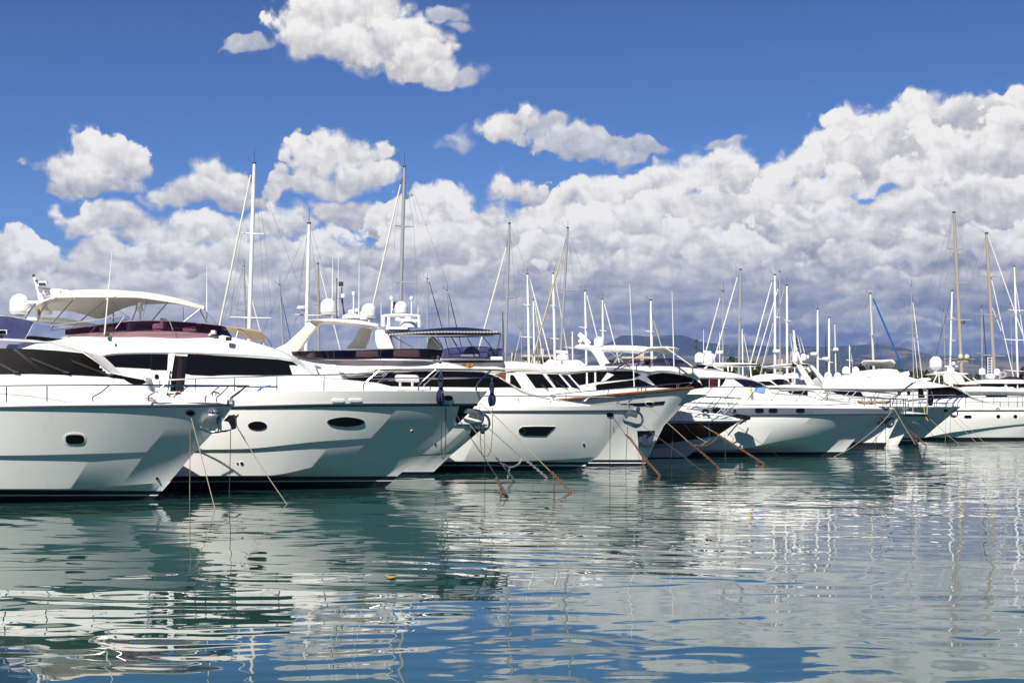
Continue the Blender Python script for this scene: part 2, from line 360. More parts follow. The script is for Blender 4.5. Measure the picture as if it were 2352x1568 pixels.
def pchip(xs, ys, x):
    xs = np.asarray(xs, float); ys = np.asarray(ys, float); x = np.asarray(x, float)
    if len(xs) == 2: return np.interp(x, xs, ys)
    h = np.diff(xs); dl = np.diff(ys)/h
    m = np.zeros_like(xs)
    for i in range(1, len(xs)-1):
        if dl[i-1]*dl[i] > 0:
            w1 = 2*h[i]+h[i-1]; w2 = h[i]+2*h[i-1]
            m[i] = (w1+w2)/(w1/dl[i-1]+w2/dl[i])
    m[0], m[-1] = dl[0], dl[-1]
    i = np.clip(np.searchsorted(xs, x)-1, 0, len(h)-1)
    t = np.clip((x-xs[i])/h[i], 0, 1); hh = h[i]
    return ((2*t**3-3*t**2+1)*ys[i] + (t**3-2*t**2+t)*hh*m[i] + (-2*t**3+3*t**2)*ys[i+1] + (t**3-t**2)*hh*m[i+1])

class Thing:
    def __init__(s, name, label, cat, loc, group=None, dc=None):
        s.dc = dc if dc is not None else loc[1]
        o = bpy.data.objects.new(name, None); COL.objects.link(o); o.empty_display_size = 0.5
        o.location = loc; o['label'] = label; o['category'] = cat
        if group: o['group'] = group
        s.o = o; s.loc = Vector(loc); s.surf = {}
    def mesh(s, name, V, F, mats, parent=None, smooth=True, angle=35, fm=None, label=None):
        me = bpy.data.meshes.new(name)
        me.from_pydata([tuple(Vector(v)-s.loc) for v in V], [], F)
        for m in (mats if isinstance(mats, (list, tuple)) else [mats]): me.materials.append(M[m] if isinstance(m, str) else m)
        if fm is not None: me.polygons.foreach_set('material_index', fm)
        me.validate(); fix_normals(me)
        if smooth:
            me.polygons.foreach_set('use_smooth', [True]*len(me.polygons))
            me.set_sharp_from_angle(angle=math.radians(angle))
        o = bpy.data.objects.new(name, me); COL.objects.link(o); o.parent = parent or s.o
        if label: o['label'] = label
        return o
    def keep(s, o, V, F):
        s.surf[o.name] = BVHTree.FromPolygons([tuple(v) for v in V], F)
        o['_k'] = 1; del o['_k']
        return o
def fix_normals(me):
    bm = bmesh.new(); bm.from_mesh(me); bmesh.ops.recalc_face_normals(bm, faces=bm.faces); bm.to_mesh(me); bm.free()

def row_pts(row, dc, N, side=1, mirror_of=True, bias=1.5):
    """a row of a hull or cabin: control points across the picture plus how far it stands off the centreline"""
    pts = row[0]; px = [p[0] for p in pts]; py = [p[1] for p in pts]
    s = np.linspace(0, 1, N); t = 1-(1-s)**bias
    X = px[0]+(px[-1]-px[0])*t
    Y = pchip(px, py, X)
    if len(row) == 4:
        B, pa, p = row[1:]
        off = B*(1-np.clip((X-pa)/(px[-1]-pa), 0, 1)**p)
    elif isinstance(row[1], (list, tuple)): off = pchip(px, row[1], X)
    else: off = np.full(N, float(row[1]))
    out = []
    for x, y, o in zip(X, Y, off):
        v = wp(x, y, dc-o)
        if side < 0: v.y = 2*dc-v.y
        out.append(v)
    return out

def row_eval(row, X):
    px = [p[0] for p in row[0]]; Y = pchip(px, [p[1] for p in row[0]], X)
    if len(row) == 4: return Y, row[1]*(1-np.clip((X-row[2])/(px[-1]-row[2]), 0, 1)**row[3])
    if isinstance(row[1], (list, tuple)): return Y, pchip(px, row[1], X)
    return Y, np.full(len(X), float(row[1]))
def side_row(low, high, pts, add=0.0):
    """a row lying on the straight topside between a lower row and the rub rail (their stems joined by a straight stem)"""
    X = np.linspace(pts[0][0], pts[-1][0], 40); Y = pchip([p[0] for p in pts], [p[1] for p in pts], X)
    le, he = low[0][-1], high[0][-1]
    yl, ol = row_eval(low, np.minimum(X, le[0])); yh, oh = row_eval(high, X)
    past = X > le[0]
    yl = np.where(past, le[1]+(X-le[0])*(he[1]-le[1])/(he[0]-le[0]), yl); ol = np.where(past, 0.0, ol)
    f = np.clip((yl-Y)/np.maximum(yl-yh, 1e-3), 0, 1); off = ol+(oh-ol)*f+add*np.clip((X[-1]-X)/250.0, 0, 1)
    off[-1] = 0.0
    return ([(float(a), float(b)) for a, b in zip(X, Y)], [float(o) for o in off])
def loft(th, name, rows, bands='white', dc=None, N=72, mirror=True, top='deck', ends=True, bottom=False, parent=None, smooth=True, angle=30, label=None, bias=1.5):
    """skin a stack of rows (lowest first), mirror it about the centreline, close top and ends"""
    dc = dc or th.dc; R = len(rows)
    if name == 'hull': N = 170
    mats = []; 
    def mi(m):
        if m not in mats: mats.append(m)
        return mats.index(m)
    bl = bands if isinstance(bands, (list, tuple)) else [bands]*(R-1)
    V, F, FM = [], [], []
    sides = (1, -1) if mirror else (1,)
    idx = {}
    for sd in sides:
        for r, row in enumerate(rows):
            P = row_pts(row, dc, N, sd, bias=bias)
            for i, v in enumerate(P): idx[sd, r, i] = len(V); V.append(v)
    for sd in sides:
        for r in range(R-1):
            m = mi(bl[r])
            for i in range(N-1):
                f = [idx[sd, r, i], idx[sd, r, i+1], idx[sd, r+1, i+1], idx[sd, r+1, i]]
                F.append(f if sd > 0 else f[::-1]); FM.append(m)
    if mirror:
        if top:
            m = mi(top)
            for i in range(N-1):
                F.append([idx[1, R-1, i], idx[1, R-1, i+1], idx[-1, R-1, i+1], idx[-1, R-1, i]]); FM.append(m)
        if bottom:
            for i in range(N-1):
                F.append([idx[1, 0, i+1], idx[1, 0, i], idx[-1, 0, i], idx[-1, 0, i+1]]); FM.append(0)
        if ends:
            for i in (0, N-1):
                for r in range(R-1):
                    F.append([idx[1, r, i], idx[1, r+1, i], idx[-1, r+1, i], idx[-1, r, i]]); FM.append(mi(bl[r]))
    # weld coincident points (the stem)
    vv = np.array([tuple(v) for v in V]); key = {}; remap = []
    W2 = []
    for v in vv:
        k = tuple(np.round(v, 3))
        if k not in key: key[k] = len(W2); W2.append(Vector(v))
        remap.append(key[k])
    F2, FM2 = [], []
    for f, m in zip(F, FM):
        g = []
        for a in f:
            a = remap[a]
            if a not in g: g.append(a)
        if len(g) >= 3: F2.append(g); FM2.append(m)
    o = th.mesh(name, W2, F2, mats, parent, smooth, angle, FM2, label)
    o.shadow_terminator_geometry_offset = 0.15; o.shadow_terminator_normal_offset = 0.02
    th.surf[o] = BVHTree.FromPolygons([tuple(v) for v in W2], F2)
    return o

EYE = Vector((0, 0, CAMH))
def hit(th, on, px, py, lift=0.0):
    """where the line of sight of (px, py) meets the surfaces of a thing"""
    dr = wp(px, py, 1.0)-EYE; dr.normalize(); best = None
    for o in on:
        r = th.surf[o].ray_cast(EYE, dr)
        if r[0] is not None and (best is None or r[3] < best[3]): best = r
    if best is None:
        return None
    n = best[1]
    if n.dot(dr) > 0: n = -n
    return best[0]+n*lift, n

def dense(pts, step, closed=True):
    out = []; n = len(pts)
    for i in range(n if closed else n-1):
        a, b = pts[i], pts[(i+1) % n]; k = max(1, int(math.hypot(b[0]-a[0], b[1]-a[1])/step))
        for j in range(k): out.append((a[0]+(b[0]-a[0])*j/k, a[1]+(b[1]-a[1])*j/k))
    if not closed: out.append(pts[-1][:2])
    return out
def oval(cx, cy, rx, ry, n=28, sq=2.0, rot=0.0):
    out = []
    for i in range(n):
        a = 2*math.pi*i/n; c, s_ = math.cos(a), math.sin(a)
        x = rx*math.copysign(abs(c)**(2/sq), c); y = ry*math.copysign(abs(s_)**(2/sq), s_)
        out.append((cx+x*math.cos(rot)-y*math.sin(rot), cy+x*math.sin(rot)+y*math.cos(rot)))
    return out
def inside_poly(x, y, P):
    c = False; j = len(P)-1
    for i in range(len(P)):
        if (P[i][1] > y) != (P[j][1] > y) and x < (P[j][0]-P[i][0])*(y-P[i][1])/(P[j][1]-P[i][1])+P[i][0]: c = not c
        j = i
    return c
def panel(th, on, name, outline, mat, lift=0.012, parent=None, step=None, label=None, depth=0.03, fallback=None):
    """a pane or plate that follows a surface: outline in picture px, raised by lift, with closed edges"""
    if not isinstance(on, (list, tuple)): on = [on]
    xs = [p[0] for p in outline]; ys = [p[1] for p in outline]
    w, h = max(xs)-min(xs), max(ys)-min(ys)
    st = step or max(1.2, min(w, h)/5.0, max(w, h)/36.0)
    B = dense(outline, st)
    pts = [Vector((a, b)) for a, b in B]; nb = len(pts)
    gx = np.arange(min(xs)+st/2, max(xs), st); gy = np.arange(min(ys)+st/2, max(ys), st)
    for a in gx:
        for b in gy:
            if inside_poly(a, b, B) and min((a-p[0])**2+(b-p[1])**2 for p in B) > (st*0.45)**2: pts.append(Vector((a, b)))
    v2, e2, f2, ov, oe, of = delaunay_2d_cdt(pts, [(i, (i+1) % nb) for i in range(nb)], [], 1, 1e-4)
    H = [hit(th, on, v.x, v.y, lift) for v in v2]
    good = [i for i, r in enumerate(H) if r]
    if len(good) < 3: return None
    for i, r in enumerate(H):
        if r is None:
            k = min(good, key=lambda j: (v2[j].x-v2[i].x)**2+(v2[j].y-v2[i].y)**2)
            d = H[k][0].y; H[i] = (wp(v2[i].x, v2[i].y, d), H[k][1])
    V = [r[0] for r in H]; F = [list(f) for f in f2]
    # edge skirt, back into the surface
    cnt = {}
    for f in F:
        for a, b in zip(f, f[1:]+f[:1]): cnt[(min(a, b), max(a, b))] = cnt.get((min(a, b), max(a, b)), 0)+1
    sk = {}
    def low(a):
        if a not in sk: sk[a] = len(V); V.append(H[a][0]-H[a][1]*(lift+depth))
        return sk[a]
    for f in list(F):
        for a, b in zip(f, f[1:]+f[:1]):
            if cnt[(min(a, b), max(a, b))] == 1: F.append([b, a, low(a), low(b)])
    o = th.mesh(name, V, F, mat, parent, True, 40, None, label)
    th.surf[o] = BVHTree.FromPolygons([tuple(v) for v in V], F)
    return o

def tube_geo(P, r, n=6, cap=True):
    P = [Vector(p) for p in P]; R = r if isinstance(r, (list, tuple)) else [r]*len(P)
    V, F = [], []; up = Vector((0.31, 0.22, 0.93)).normalized(); pu = None
    for i, p in enumerate(P):
        t = (P[min(i+1, len(P)-1)]-P[max(i-1, 0)])
        if t.length < 1e-9: t = Vector((0, 0, 1))
        t.normalize()
        a = (pu if pu is not None else (up if abs(t.dot(up)) < .95 else Vector((1, 0, 0))))
        a = (a-t*a.dot(t)); a.normalize(); pu = a; b = t.cross(a)
        for k in range(n):
            c = 2*math.pi*k/n; V.append(p+(a*math.cos(c)+b*math.sin(c))*R[i])
    for i in range(len(P)-1):
        for k in range(n):
            F.append([i*n+k, i*n+(k+1) % n, (i+1)*n+(k+1) % n, (i+1)*n+k])
    if cap: F.append(list(range(n))[::-1]); F.append([(len(P)-1)*n+k for k in range(n)])
    return V, F
def join(parts):
    V, F = [], []
    for v, f in parts:
        k = len(V); V += list(v); F += [[a+k for a in g] for g in f]
    return V, F
def smooth_path(P, k=6):
    if len(P) < 3: return [Vector(p) for p in P]
    P = [Vector(p) for p in P]; Q = [P[0]*2-P[1]]+P+[P[-1]*2-P[-2]]; out = []
    for i in range(1, len(Q)-2):
        a, b, c, d = Q[i-1:i+3]
        for j in range(k):
            t = j/k; out.append(0.5*((2*b)+(c-a)*t+(2*a-5*b+4*c-d)*t*t+(3*b-a-3*c+d)*t**3))
    out.append(P[-1]); return out
def at(th, pts):
    """picture points with an offset towards the camera -> space"""
    return [wp(p[0], p[1], th.dc-(p[2] if len(p) > 2 else 0.0)) for p in pts]
def flip(th, P):
    return [Vector((p.x, 2*th.dc-p.y, p.z)) for p in P]
def tube(th, name, P, r, mat='steel', parent=None, smooth=0, n=6, both=False, label=None):
    if smooth: P = smooth_path(P, smooth)
    g = tube_geo(P, r, n)
    if both: g = join([g, tube_geo(flip(th, P), r, n)])
    return th.mesh(name, *g, mat, parent, True, 50, None, label)
def rail(th, top, posts, r=0.016, mids=(), both=True, name='guard_rail', mat='steel'):
    """hand rail of steel tube; each post is a child of the rail"""
    P = smooth_path(at(th, top), 4); g = [tube_geo(P, r)]
    if both: g.append(tube_geo(flip(th, P), r))
    for m in mids:
        q_ = smooth_path(at(th, m), 4); g.append(tube_geo(q_, r*0.7))
        if both: g.append(tube_geo(flip(th, q_), r*0.7))
    o = th.mesh(name, *join(g), mat)
    for p in posts:
        q_ = smooth_path(at(th, p), 4) if len(p) > 2 else at(th, p)
        th.mesh('stanchion', *tube_geo(q_, r*0.9), mat, o)
        if both: th.mesh('stanchion', *tube_geo(flip(th, q_), r*0.9), mat, o)
    return o
def lathe(c, prof, n=24, squash=1.0):
    V, F = [], []
    for r, z in prof:
        for k in range(n):
            a = 2*math.pi*k/n; V.append(Vector(c)+Vector((r*math.cos(a), r*math.sin(a)*squash, z)))
    m = len(prof)
    for i in range(m-1):
        for k in range(n): F.append([i*n+k, i*n+(k+1) % n, (i+1)*n+(k+1) % n, (i+1)*n+k])
    F.append(list(range(n))[::-1]); F.append([(m-1)*n+k for k in range(n)])
    return V, F
def dome(th, x, ytop, ybot, w, off=0.0, mat='dome', parent=None, cone=False, foot=True, label=None):
    """satellite dome: a drum with a round top on a grey ring and a short foot"""
    d = th.dc-off; k = d/FX; c = wp(x, ybot, d); R = w*k/2; H = (ybot-ytop)*k
    prof = [(R*.80, 0.0), (R*.95, H*.05), (R, H*.13)] if not cone else [(R*.25, 0), (R*.7, H*.10), (R, H*.24)]
    hc = max(H-R, H*.42); prof.append((R, hc))
    for i in range(1, 9):
        a = math.pi/2*i/8; prof.append((max(R*math.cos(a), 0.003), hc+(H-hc)*math.sin(a)))
    o = th.mesh('radar_dome', *lathe(c, prof), mat, parent, True, 40, None, label)
    if foot:
        th.mesh('dome_foot', *join([lathe(c+Vector((0, 0, -0.10*R*2)), [(R*.45, 0), (R*.40, R*.1), (R*.55, R*.2)], 16),
                                   lathe(c+Vector((0, 0, H*.10)), [(R*1.012, 0), (R*1.012, H*.035)], 24)]), 'grey', o)
    return o
def box_geo(c, sx, sy, sz, rz=0.0, bev=0.0, ry=0.0):
    bm = bmesh.new(); bmesh.ops.create_cube(bm, size=1.0)
    bmesh.ops.scale(bm, vec=(sx, sy, sz), verts=bm.verts)
    if bev: bmesh.ops.bevel(bm, geom=list(bm.edges), offset=bev, segments=2, affect='EDGES', profile=0.6)
    mt = Matrix.Translation(c) @ Matrix.Rotation(rz, 4, 'Z') @ Matrix.Rotation(ry, 4, 'Y')
    bmesh.ops.transform(bm, matrix=mt, verts=bm.verts)
    V = [v.co.copy() for v in bm.verts]; F = [[v.index for v in f.verts] for f in bm.faces]; bm.free()
    return V, F
def pbox(th, x, y, w, h, depth, off=0.0, bev=0.02, ry=0.0):
    """box centred where the picture shows (x, y), w by h px, depth in metres"""
    d = th.dc-off; k = d/FX
    return box_geo(wp(x, y, d), w*k, depth, h*k, 0, min(bev, w*k*.3, h*k*.3), ry)
def slab(th, name, outline, off, thick, mat, parent=None, label=None, bev=0.0):
    """plate cut to an outline, standing off the centreline by off, thick metres across"""
    d0, d1 = th.dc-off, th.dc-off+thick
    n = len(outline)
    A = [wp(p[0], p[1], d0) for p in outline]; B = [Vector((a.x, d1, a.z)) for a in A]
    bm = bmesh.new(); va = [bm.verts.new(v) for v in A]; vb = [bm.verts.new(v) for v in B]
    bm.faces.new(va); bm.faces.new(vb[::-1])
    for i in range(n): bm.faces.new((va[i], va[(i+1) % n], vb[(i+1) % n], vb[i]))
    bmesh.ops.recalc_face_normals(bm, faces=bm.faces)
    if bev: bmesh.ops.bevel(bm, geom=list(bm.edges), offset=bev, segments=2, affect='EDGES', profile=0.5)
    bm.verts.index_update()
    V = [v.co.copy() for v in bm.verts]; F = [[v.index for v in f.verts] for f in bm.faces]; bm.free()
    o = th.mesh(name, V, F, mat, parent, True, 35, None, label)
    th.surf[o] = BVHTree.FromPolygons([tuple(v) for v in V], F)
    return o
def sheet(th, name, rows, mat, thick=0.012, parent=None, N=30, label=None):
    """curved sheet (canvas, windscreen): rows of (px, py, off), given real thickness"""
    G = []
    for r in rows:
        px = [p[0] for p in r]; X = np.linspace(px[0], px[-1], N)
        if px[0] > px[-1]:
            X = X[::-1]; r = r[::-1]; px = px[::-1]
        Y = pchip(px, [p[1] for p in r], X); O = pchip(px, [p[2] for p in r], X)
        G.append([wp(x, y, th.dc-o) for x, y, o in zip(X, Y, O)])
    # smooth across the rows
    if len(G) > 2:
        K = 4; H = []
        for i in range(N):
            H.append(smooth_path([g[i] for g in G], K))
        G = [[h[j] for h in H] for j in range(len(H[0]))]
    R = len(G); V = [v for g in G for v in g]; F = []
    for r in range(R-1):
        for i in range(N-1): F.append([r*N+i, r*N+i+1, (r+1)*N+i+1, (r+1)*N+i])
    bm = bmesh.new(); bv = [bm.verts.new(v) for v in V]
    for f in F:
        try: bm.faces.new([bv[a] for a in f])
        except ValueError: pass
    bmesh.ops.recalc_face_normals(bm, faces=bm.faces)
    bmesh.ops.solidify(bm, geom=bm.faces[:], thickness=thick)
    bm.verts.index_update()
    V2 = [v.co.copy() for v in bm.verts]; F2 = [[v.index for v in f.verts] for f in bm.faces]; bm.free()
    return th.mesh(name, V2, F2, mat, parent, True, 50, None, label)
def whip(th, base, top, r=0.016, off=0.0, name='antenna', mat='mwhite'):
    a, b = at(th, [(base[0], base[1], off), (top[0], top[1], off)])
    return th.mesh(name, *tube_geo([a, a.lerp(b, .45), b], [r, r*.8, r*.35]), mat)
def anchor(th, x, y, w, off=0.0, flipx=1):
    """plough anchor in its bow roller: roller cheeks, bent shank, flukes"""
    d = th.dc-off; k = d/FX*w/100.0
    c = wp(x, y, d)
    def L(px, pz, py=0.0): return c+Vector((px*k*flipx, py*k, pz*k))
    r = th.mesh('bow_roller', *join([box_geo(L(-18, 22, sy*10), 58*k, 3*k, 22*k, 0, .004, 0.25*flipx) for sy in (-1, 1)] +
                                     [tube_geo([L(4, 20, -12), L(4, 20, 12)], 7*k, 10)]), 'dsteel')
    a = th.mesh('anchor', *tube_geo(smooth_path([L(-40, 30), L(0, 30), L(24, 20), L(32, -6), L(22, -26), L(4, -34)], 4), [5*k]*21, 8), 'steel')
    for sy in (-1, 1):
        V = [L(30, -24), L(2, -38), L(-44, -18, 6*sy), L(-52, -2, 16*sy), L(-20, -26, 24*sy), L(20, -22, 18*sy)]
        W_ = [v+Vector((0, 0, 4*k)) for v in V]
        n = len(V); F = [list(range(n)), list(range(n, 2*n))[::-1]]+[[i, (i+1) % n, n+(i+1) % n, n+i] for i in range(n)]
        th.mesh('fluke', V+W_, F, 'steel', a, False)
    return a
def port(th, on, cx, cy, rx, ry, rim=2.0, sq=2.0, rimmat='steel', outline=None, lift=0.014):
    if outline is None: outline = oval(cx, cy, rx, ry, 28, sq)
    if outline is not None and rim:
        mx = sum(p[0] for p in outline)/len(outline); my = sum(p[1] for p in outline)/len(outline)
        big = []
        for p in outline:
            vx, vy = p[0]-mx, p[1]-my; l = math.hypot(vx, vy); big.append((mx+vx*(1+rim/l), my+vy*(1+rim/l)))
        fr = panel(th, on, 'porthole', big, rimmat, lift)
        return panel(th, on, 'pane', outline, 'glass', lift+0.012, fr)
    return panel(th, on, 'porthole', outline, 'glass', lift)
def along(th, row, r, mat, name, both=True, N=90, dy=0.0, out=0.0, label=None):
    rr = ([(p[0], p[1]+dy) for p in row[0]],)+tuple(row[1:])
    if len(rr) == 4: rr = (rr[0], rr[1]+out, rr[2], rr[3])
    P = row_pts(rr, th.dc, N); g = [tube_geo(P, r, 8)]
    if both: g.append(tube_geo(row_pts(rr, th.dc, N, -1), r, 8))
    return th.mesh(name, *join(g), mat, None, True, 50, None, label)
# ---------------------------------------------------------------- the yachts, nearest first
def yacht(name, label, dc, xmid, group='motor yachts moored stern to the quay'):
    p = wp(xmid, YH, dc); return Thing(name, label, 'yacht', (p.x, dc, 0.0), group, dc)

# ---- the nearest yacht, cut off by the left edge
t = yacht('motor_yacht', 'nearest white yacht with black windscreen covers and one oval porthole, cut by left edge', 34.6, 0)
rub1 = ([(-650, 936), (0, 935), (300, 933.5), (450, 932.5), (515, 931.5), (535, 932)], 2.32, -170, 2.2)
H = [([(-650, 1175), (345, 1160)], 1.3, -450, 1.4),
     ([(-650, 1152), (352, 1147)], 1.40, -450, 1.5),
     ([(-650, 1139), (0, 1138.5), (361, 1138)], 1.43, -450, 1.5),
     ([(-650, 1135), (0, 1135.5), (364, 1135.5)], 1.44, -450, 1.5),
     ([(-650, 1124.5), (0, 1125), (373, 1127)], 1.47, -450, 1.5),
     ([(-650, 1123), (125, 1123.5), (391, 1106)], 1.80, -250, 1.9),
     ([(-650, 1122), (125, 1122), (391, 1104)], 1.84, -250, 1.9),
     ([(-650, 1049), (0, 1048), (212, 1044.5), (375, 1038), (451, 1033.5)], 2.02, -220, 2.0),
     ([(-650, 1046), (0, 1045.5), (212, 1041.5), (375, 1036), (453, 1031.5)], 2.09, -220, 2.0),
     ([(-650, 990), (0, 989), (300, 986), (500, 982)], 2.22, -200, 2.1),
     rub1,
     ([(-650, 926), (0, 925), (300, 924), (480, 924), (520, 927), (532, 930.5)], 2.26, -170, 2.2)]
for i, ad in ((7, 0.0), (8, 0.055), (9, 0.03)): H[i] = side_row(H[6], H[10], H[i][0], ad)
hull = loft(t, 'hull', H, ['foul', 'foul', 'white', 'navy', 'white', 'white', 'white', 'white', 'white', 'white', 'white'])
along(t, rub1, 0.035, 'dsteel', 'rub_rail', dy=-1, out=0.015)
port(t, hull, 171.5, 1008, 21, 10.5, 4.5, 3.2, 'white', lift=0.01)
port(t, hull, 360.5, 1098, 2.2, 2.2, 1.2)
port(t, hull, 437, 948, 8.5, 4.6, 3.2, 2.2, 'dsteel')
C = [([(-650, 926), (0, 925), (250, 925), (432, 924)], 1.95, -450, 2.2),
     ([(-650, 858), (0, 860), (75, 859), (175, 862.5), (250, 866), (285, 871), (303, 881), (350, 900), (391, 913), (431, 923)], 1.70, -450, 2.2),
     ([(-650, 800), (0, 799), (75, 800.5), (140, 805), (192, 810), (212, 824), (258, 858), (290, 864), (330, 870), (346, 899), (390, 912.5), (430, 922.5)], 1.36, -450, 2.4),
     ([(-650, 784), (0, 786), (62, 788), (112, 793), (155, 801), (191, 809.5), (212, 823.5), (259, 858), (292, 863), (334, 867), (347, 898), (390, 912), (430, 922)], 1.0, -450, 2.6),
     ([(-650, 775), (0, 776.5), (62, 779), (112, 785.5), (155, 797), (191, 809), (212, 823), (260, 857.5), (294, 862), (339, 867), (347, 898), (390, 911.5), (430, 921.5)], 0.45, -450, 3.0)]
cab = loft(t, 'cabin', C, 'white', top='white', N=120, bias=1.25)
panel(t, cab, 'windscreen', [(-420, 802), (0, 800), (75, 801.5), (140, 806), (190, 811), (211, 825), (257, 858.5), (290, 865.5), (329, 872), (336, 878), (318, 885), (300, 880), (283, 870.5), (250, 865.5), (175, 861.5), (75, 858.5), (0, 859.5), (-420, 857)], 'cover', 0.012, step=7)
panel(t, cab, 'windscreen_seam', [(28, 801.5), (36, 801.5), (110, 858), (96, 858)], 'black', 0.020, step=6)
for a, b in (((0, 837), (38, 856.5)), ((71, 823.5), (154, 856.5)), ((164, 828.5), (252, 864))):
    P = [hit(t, [cab], a[0]+(b[0]-a[0])*i/6, a[1]+(b[1]-a[1])*i/6, 0.05)[0] for i in range(7)]
    w = t.mesh('wiper', *join([tube_geo(P, 0.014), tube_geo([p+Vector((.02, 0, -.035)) for p in P], 0.008)]), 'mdark')
    t.mesh('wiper_hub', *box_geo(P[-1], .14, .06, .035, 0, .01), 'steel', w)
P = [hit(t, [cab], x, y, 0.02) for x, y in ((-200, 888), (-100, 895), (0, 902), (70, 908), (120, 915), (150, 921))]
t.mesh('cabin_moulding', *tube_geo([p[0] for p in P if p], 0.022), 'cream')
for x, y, w in ((341, 912.5, 26), (340, 917, 40)):
    p = hit(t, [cab, hull], x, y, 0.01)
    if p: t.mesh('hatch_hinge', *box_geo(p[0], w*t.dc/FX, .05, .02, 0, .005), 'grey')
r1 = rail(t, [(-640, 887, 2.2), (-300, 886.5, 2.1), (0, 885.8, 1.9), (175, 884.3, 1.7), (350, 884, 1.28), (470, 885, .7), (537, 885.3, .25), (571, 885.5, .0)],
     [[(14.5, 923, 1.88), (15, 886, 1.88)], [(108, 922, 1.76), (108, 885, 1.76)], [(-120, 924, 2.0), (-120, 886, 2.0)], [(-260, 924, 2.08), (-260, 886, 2.08)],
      [(213.5, 922, 1.6), (214, 911, 1.6), (230, 902, 1.6), (251, 885, 1.57)], [(341.5, 922, 1.25), (342, 909, 1.25), (356, 900, 1.25), (377, 885, 1.2)],
      [(471.5, 923, .65), (472.5, 911, .65), (484, 903, .62), (505, 886, .5)], [(529, 924, .10), (530, 913, .1), (543, 903, .1), (566, 886, .03)]], 0.019)
# tinted screen and lamp of its flying bridge, bow fittings
sheet(t, 'flybridge_windscreen', [[(-300, 722, 1.2), (0, 725, 1.2), (40, 730, 1.15), (78, 739, .9)], [(-300, 774, 1.35), (0, 776, 1.3), (30, 777.5, 1.25), (56, 779, 1.0)]], 'purple', 0.012)
tube(t, 'windscreen_trim', at(t, [(-300, 722, 1.2), (0, 725, 1.2), (40, 730, 1.15), (78, 739, .9), (67, 760, .95), (56, 779, 1.0)]), 0.014, 'mwhite')
f = t.mesh('floodlight', *join([pbox(t, 8, 763, 22, 11, .18, 1.25, .02), pbox(t, 4, 773, 8, 9, .08, 1.25)]), 'dome')
t.mesh('lamp_lens', *join([lathe(wp(x, 763, t.dc-1.25)+Vector((0, -.10, 0)), [(.045, -.04), (.045, .04)], 12) for x in (3, 12)]), 'glass', f)
ZN = (392, 918.75, 8)
slab(t, 'bow_roller', zz(ZN, [(690, 258), (895, 264), (835, 350), (850, 440), (760, 428), (592, 390)]), .42, .18, 'dsteel', bev=.01)
slab(t, 'bow_roller', zz(ZN, [(965, 380), (1080, 262), (1150, 262), (1185, 290), (1240, 252), (1222, 292), (1192, 330), (1196, 460), (1184, 522), (1120, 545), (1100, 480), (1060, 400)]), .02, .16, 'black', bev=.01)
an = slab(t, 'anchor', zz(ZN, [(848, 310), (885, 285), (925, 300), (928, 470), (930, 560), (900, 592), (862, 565), (846, 400)]), .30, .10, 'steel', bev=.02)
slab(t, 'fluke', zz(ZN, [(510, 480), (560, 488), (640, 530), (740, 570), (860, 572), (940, 555), (1040, 545), (1108, 532), (1112, 545), (1000, 585), (930, 588), (840, 606), (740, 612), (640, 590), (540, 535)]), .44, .16, 'steel', an, bev=.02)
slab(t, 'chain_pocket', zz(ZN, [(700, 250), (735, 190), (870, 186), (840, 262)]), .36, .10, 'dsteel', bev=.01)
t.mesh('bow_fitting', *join([pbox(t, 530, 929, 16, 7, .2, 0, .02), pbox(t, 536, 923, 5, 10, .06, .06), pbox(t, 524, 922, 5, 9, .06, .06)]), 'dsteel')
t.mesh('deck_cleat', *join([tube_geo(at(t, [(482, 905, .45), (489, 900, .45), (497, 900, .45), (504, 904, .45)]), .02), tube_geo(at(t, [(488, 901, .45), (488, 909, .45)]), .015), tube_geo(at(t, [(496, 901, .45), (496, 909, .45)]), .015)]), 'steel')

# ---- second yacht: large white flybridge yacht with taupe awning
t = yacht('motor_yacht', 'large white yacht with taupe awning and plum tinted flybridge screen, behind the nearest one', 39.76, 380)
rub2 = ([(-480, 936), (300, 935), (539, 933.5), (839, 928), (1096, 927.5)], 2.42, 470, 2.1)
H = [([(-480, 1160), (870, 1135)], 1.5, -380, 1.4),
     ([(-480, 1137), (539, 1131), (884, 1119)], 1.46, 0, 1.6),
     ([(-480, 1108), (539, 1106.5), (902, 1104.5)], 1.50, 160, 1.8),
     ([(-480, 1105.5), (539, 1104), (905, 1102.5)], 1.51, 160, 1.8),
     ([(-480, 1097.5), (539, 1096), (911, 1095)], 1.53, 160, 1.8),
     ([(-480, 1095.5), (539, 1094.3), (913, 1093)], 1.54, 160, 1.8),
     ([(-480, 1095), (611, 1093), (751, 1068), (914, 1051), (964, 1047)], 1.98, 330, 2.0),
     ([(-480, 1094), (611, 1091.5), (751, 1066), (914, 1049), (967, 1045)], 2.03, 330, 2.0),
     ([(-480, 1042), (539, 1034.5), (751, 1015), (914, 1006), (1020, 1003)], 2.18, 400, 2.2),
     ([(-480, 1038), (539, 1031), (751, 1012), (914, 1003), (1024, 1000)], 2.26, 400, 2.2),
     rub2,
     ([(-480, 900), (300, 899), (700, 898), (1000, 897.5), (1121, 898)], 2.38, 490, 2.2)]
for i, ad in ((8, 0.0), (9, 0.065)): H[i] = side_row(H[7], H[10], H[i][0], ad)
hull = loft(t, 'hull', H, ['foul', 'foul', 'white', 'navy', 'black', 'white', 'white', 'white', 'white', 'white', 'white'], N=90)
along(t, rub2, 0.03, 'steel', 'rub_rail', out=0.02)
along(t, rub2, 0.022, 'black', 'rub_rail', dy=3.2, out=0.0)
port(t, hull, 591, 977, 20.5, 9, 1.2, 2.1, 'dsteel')
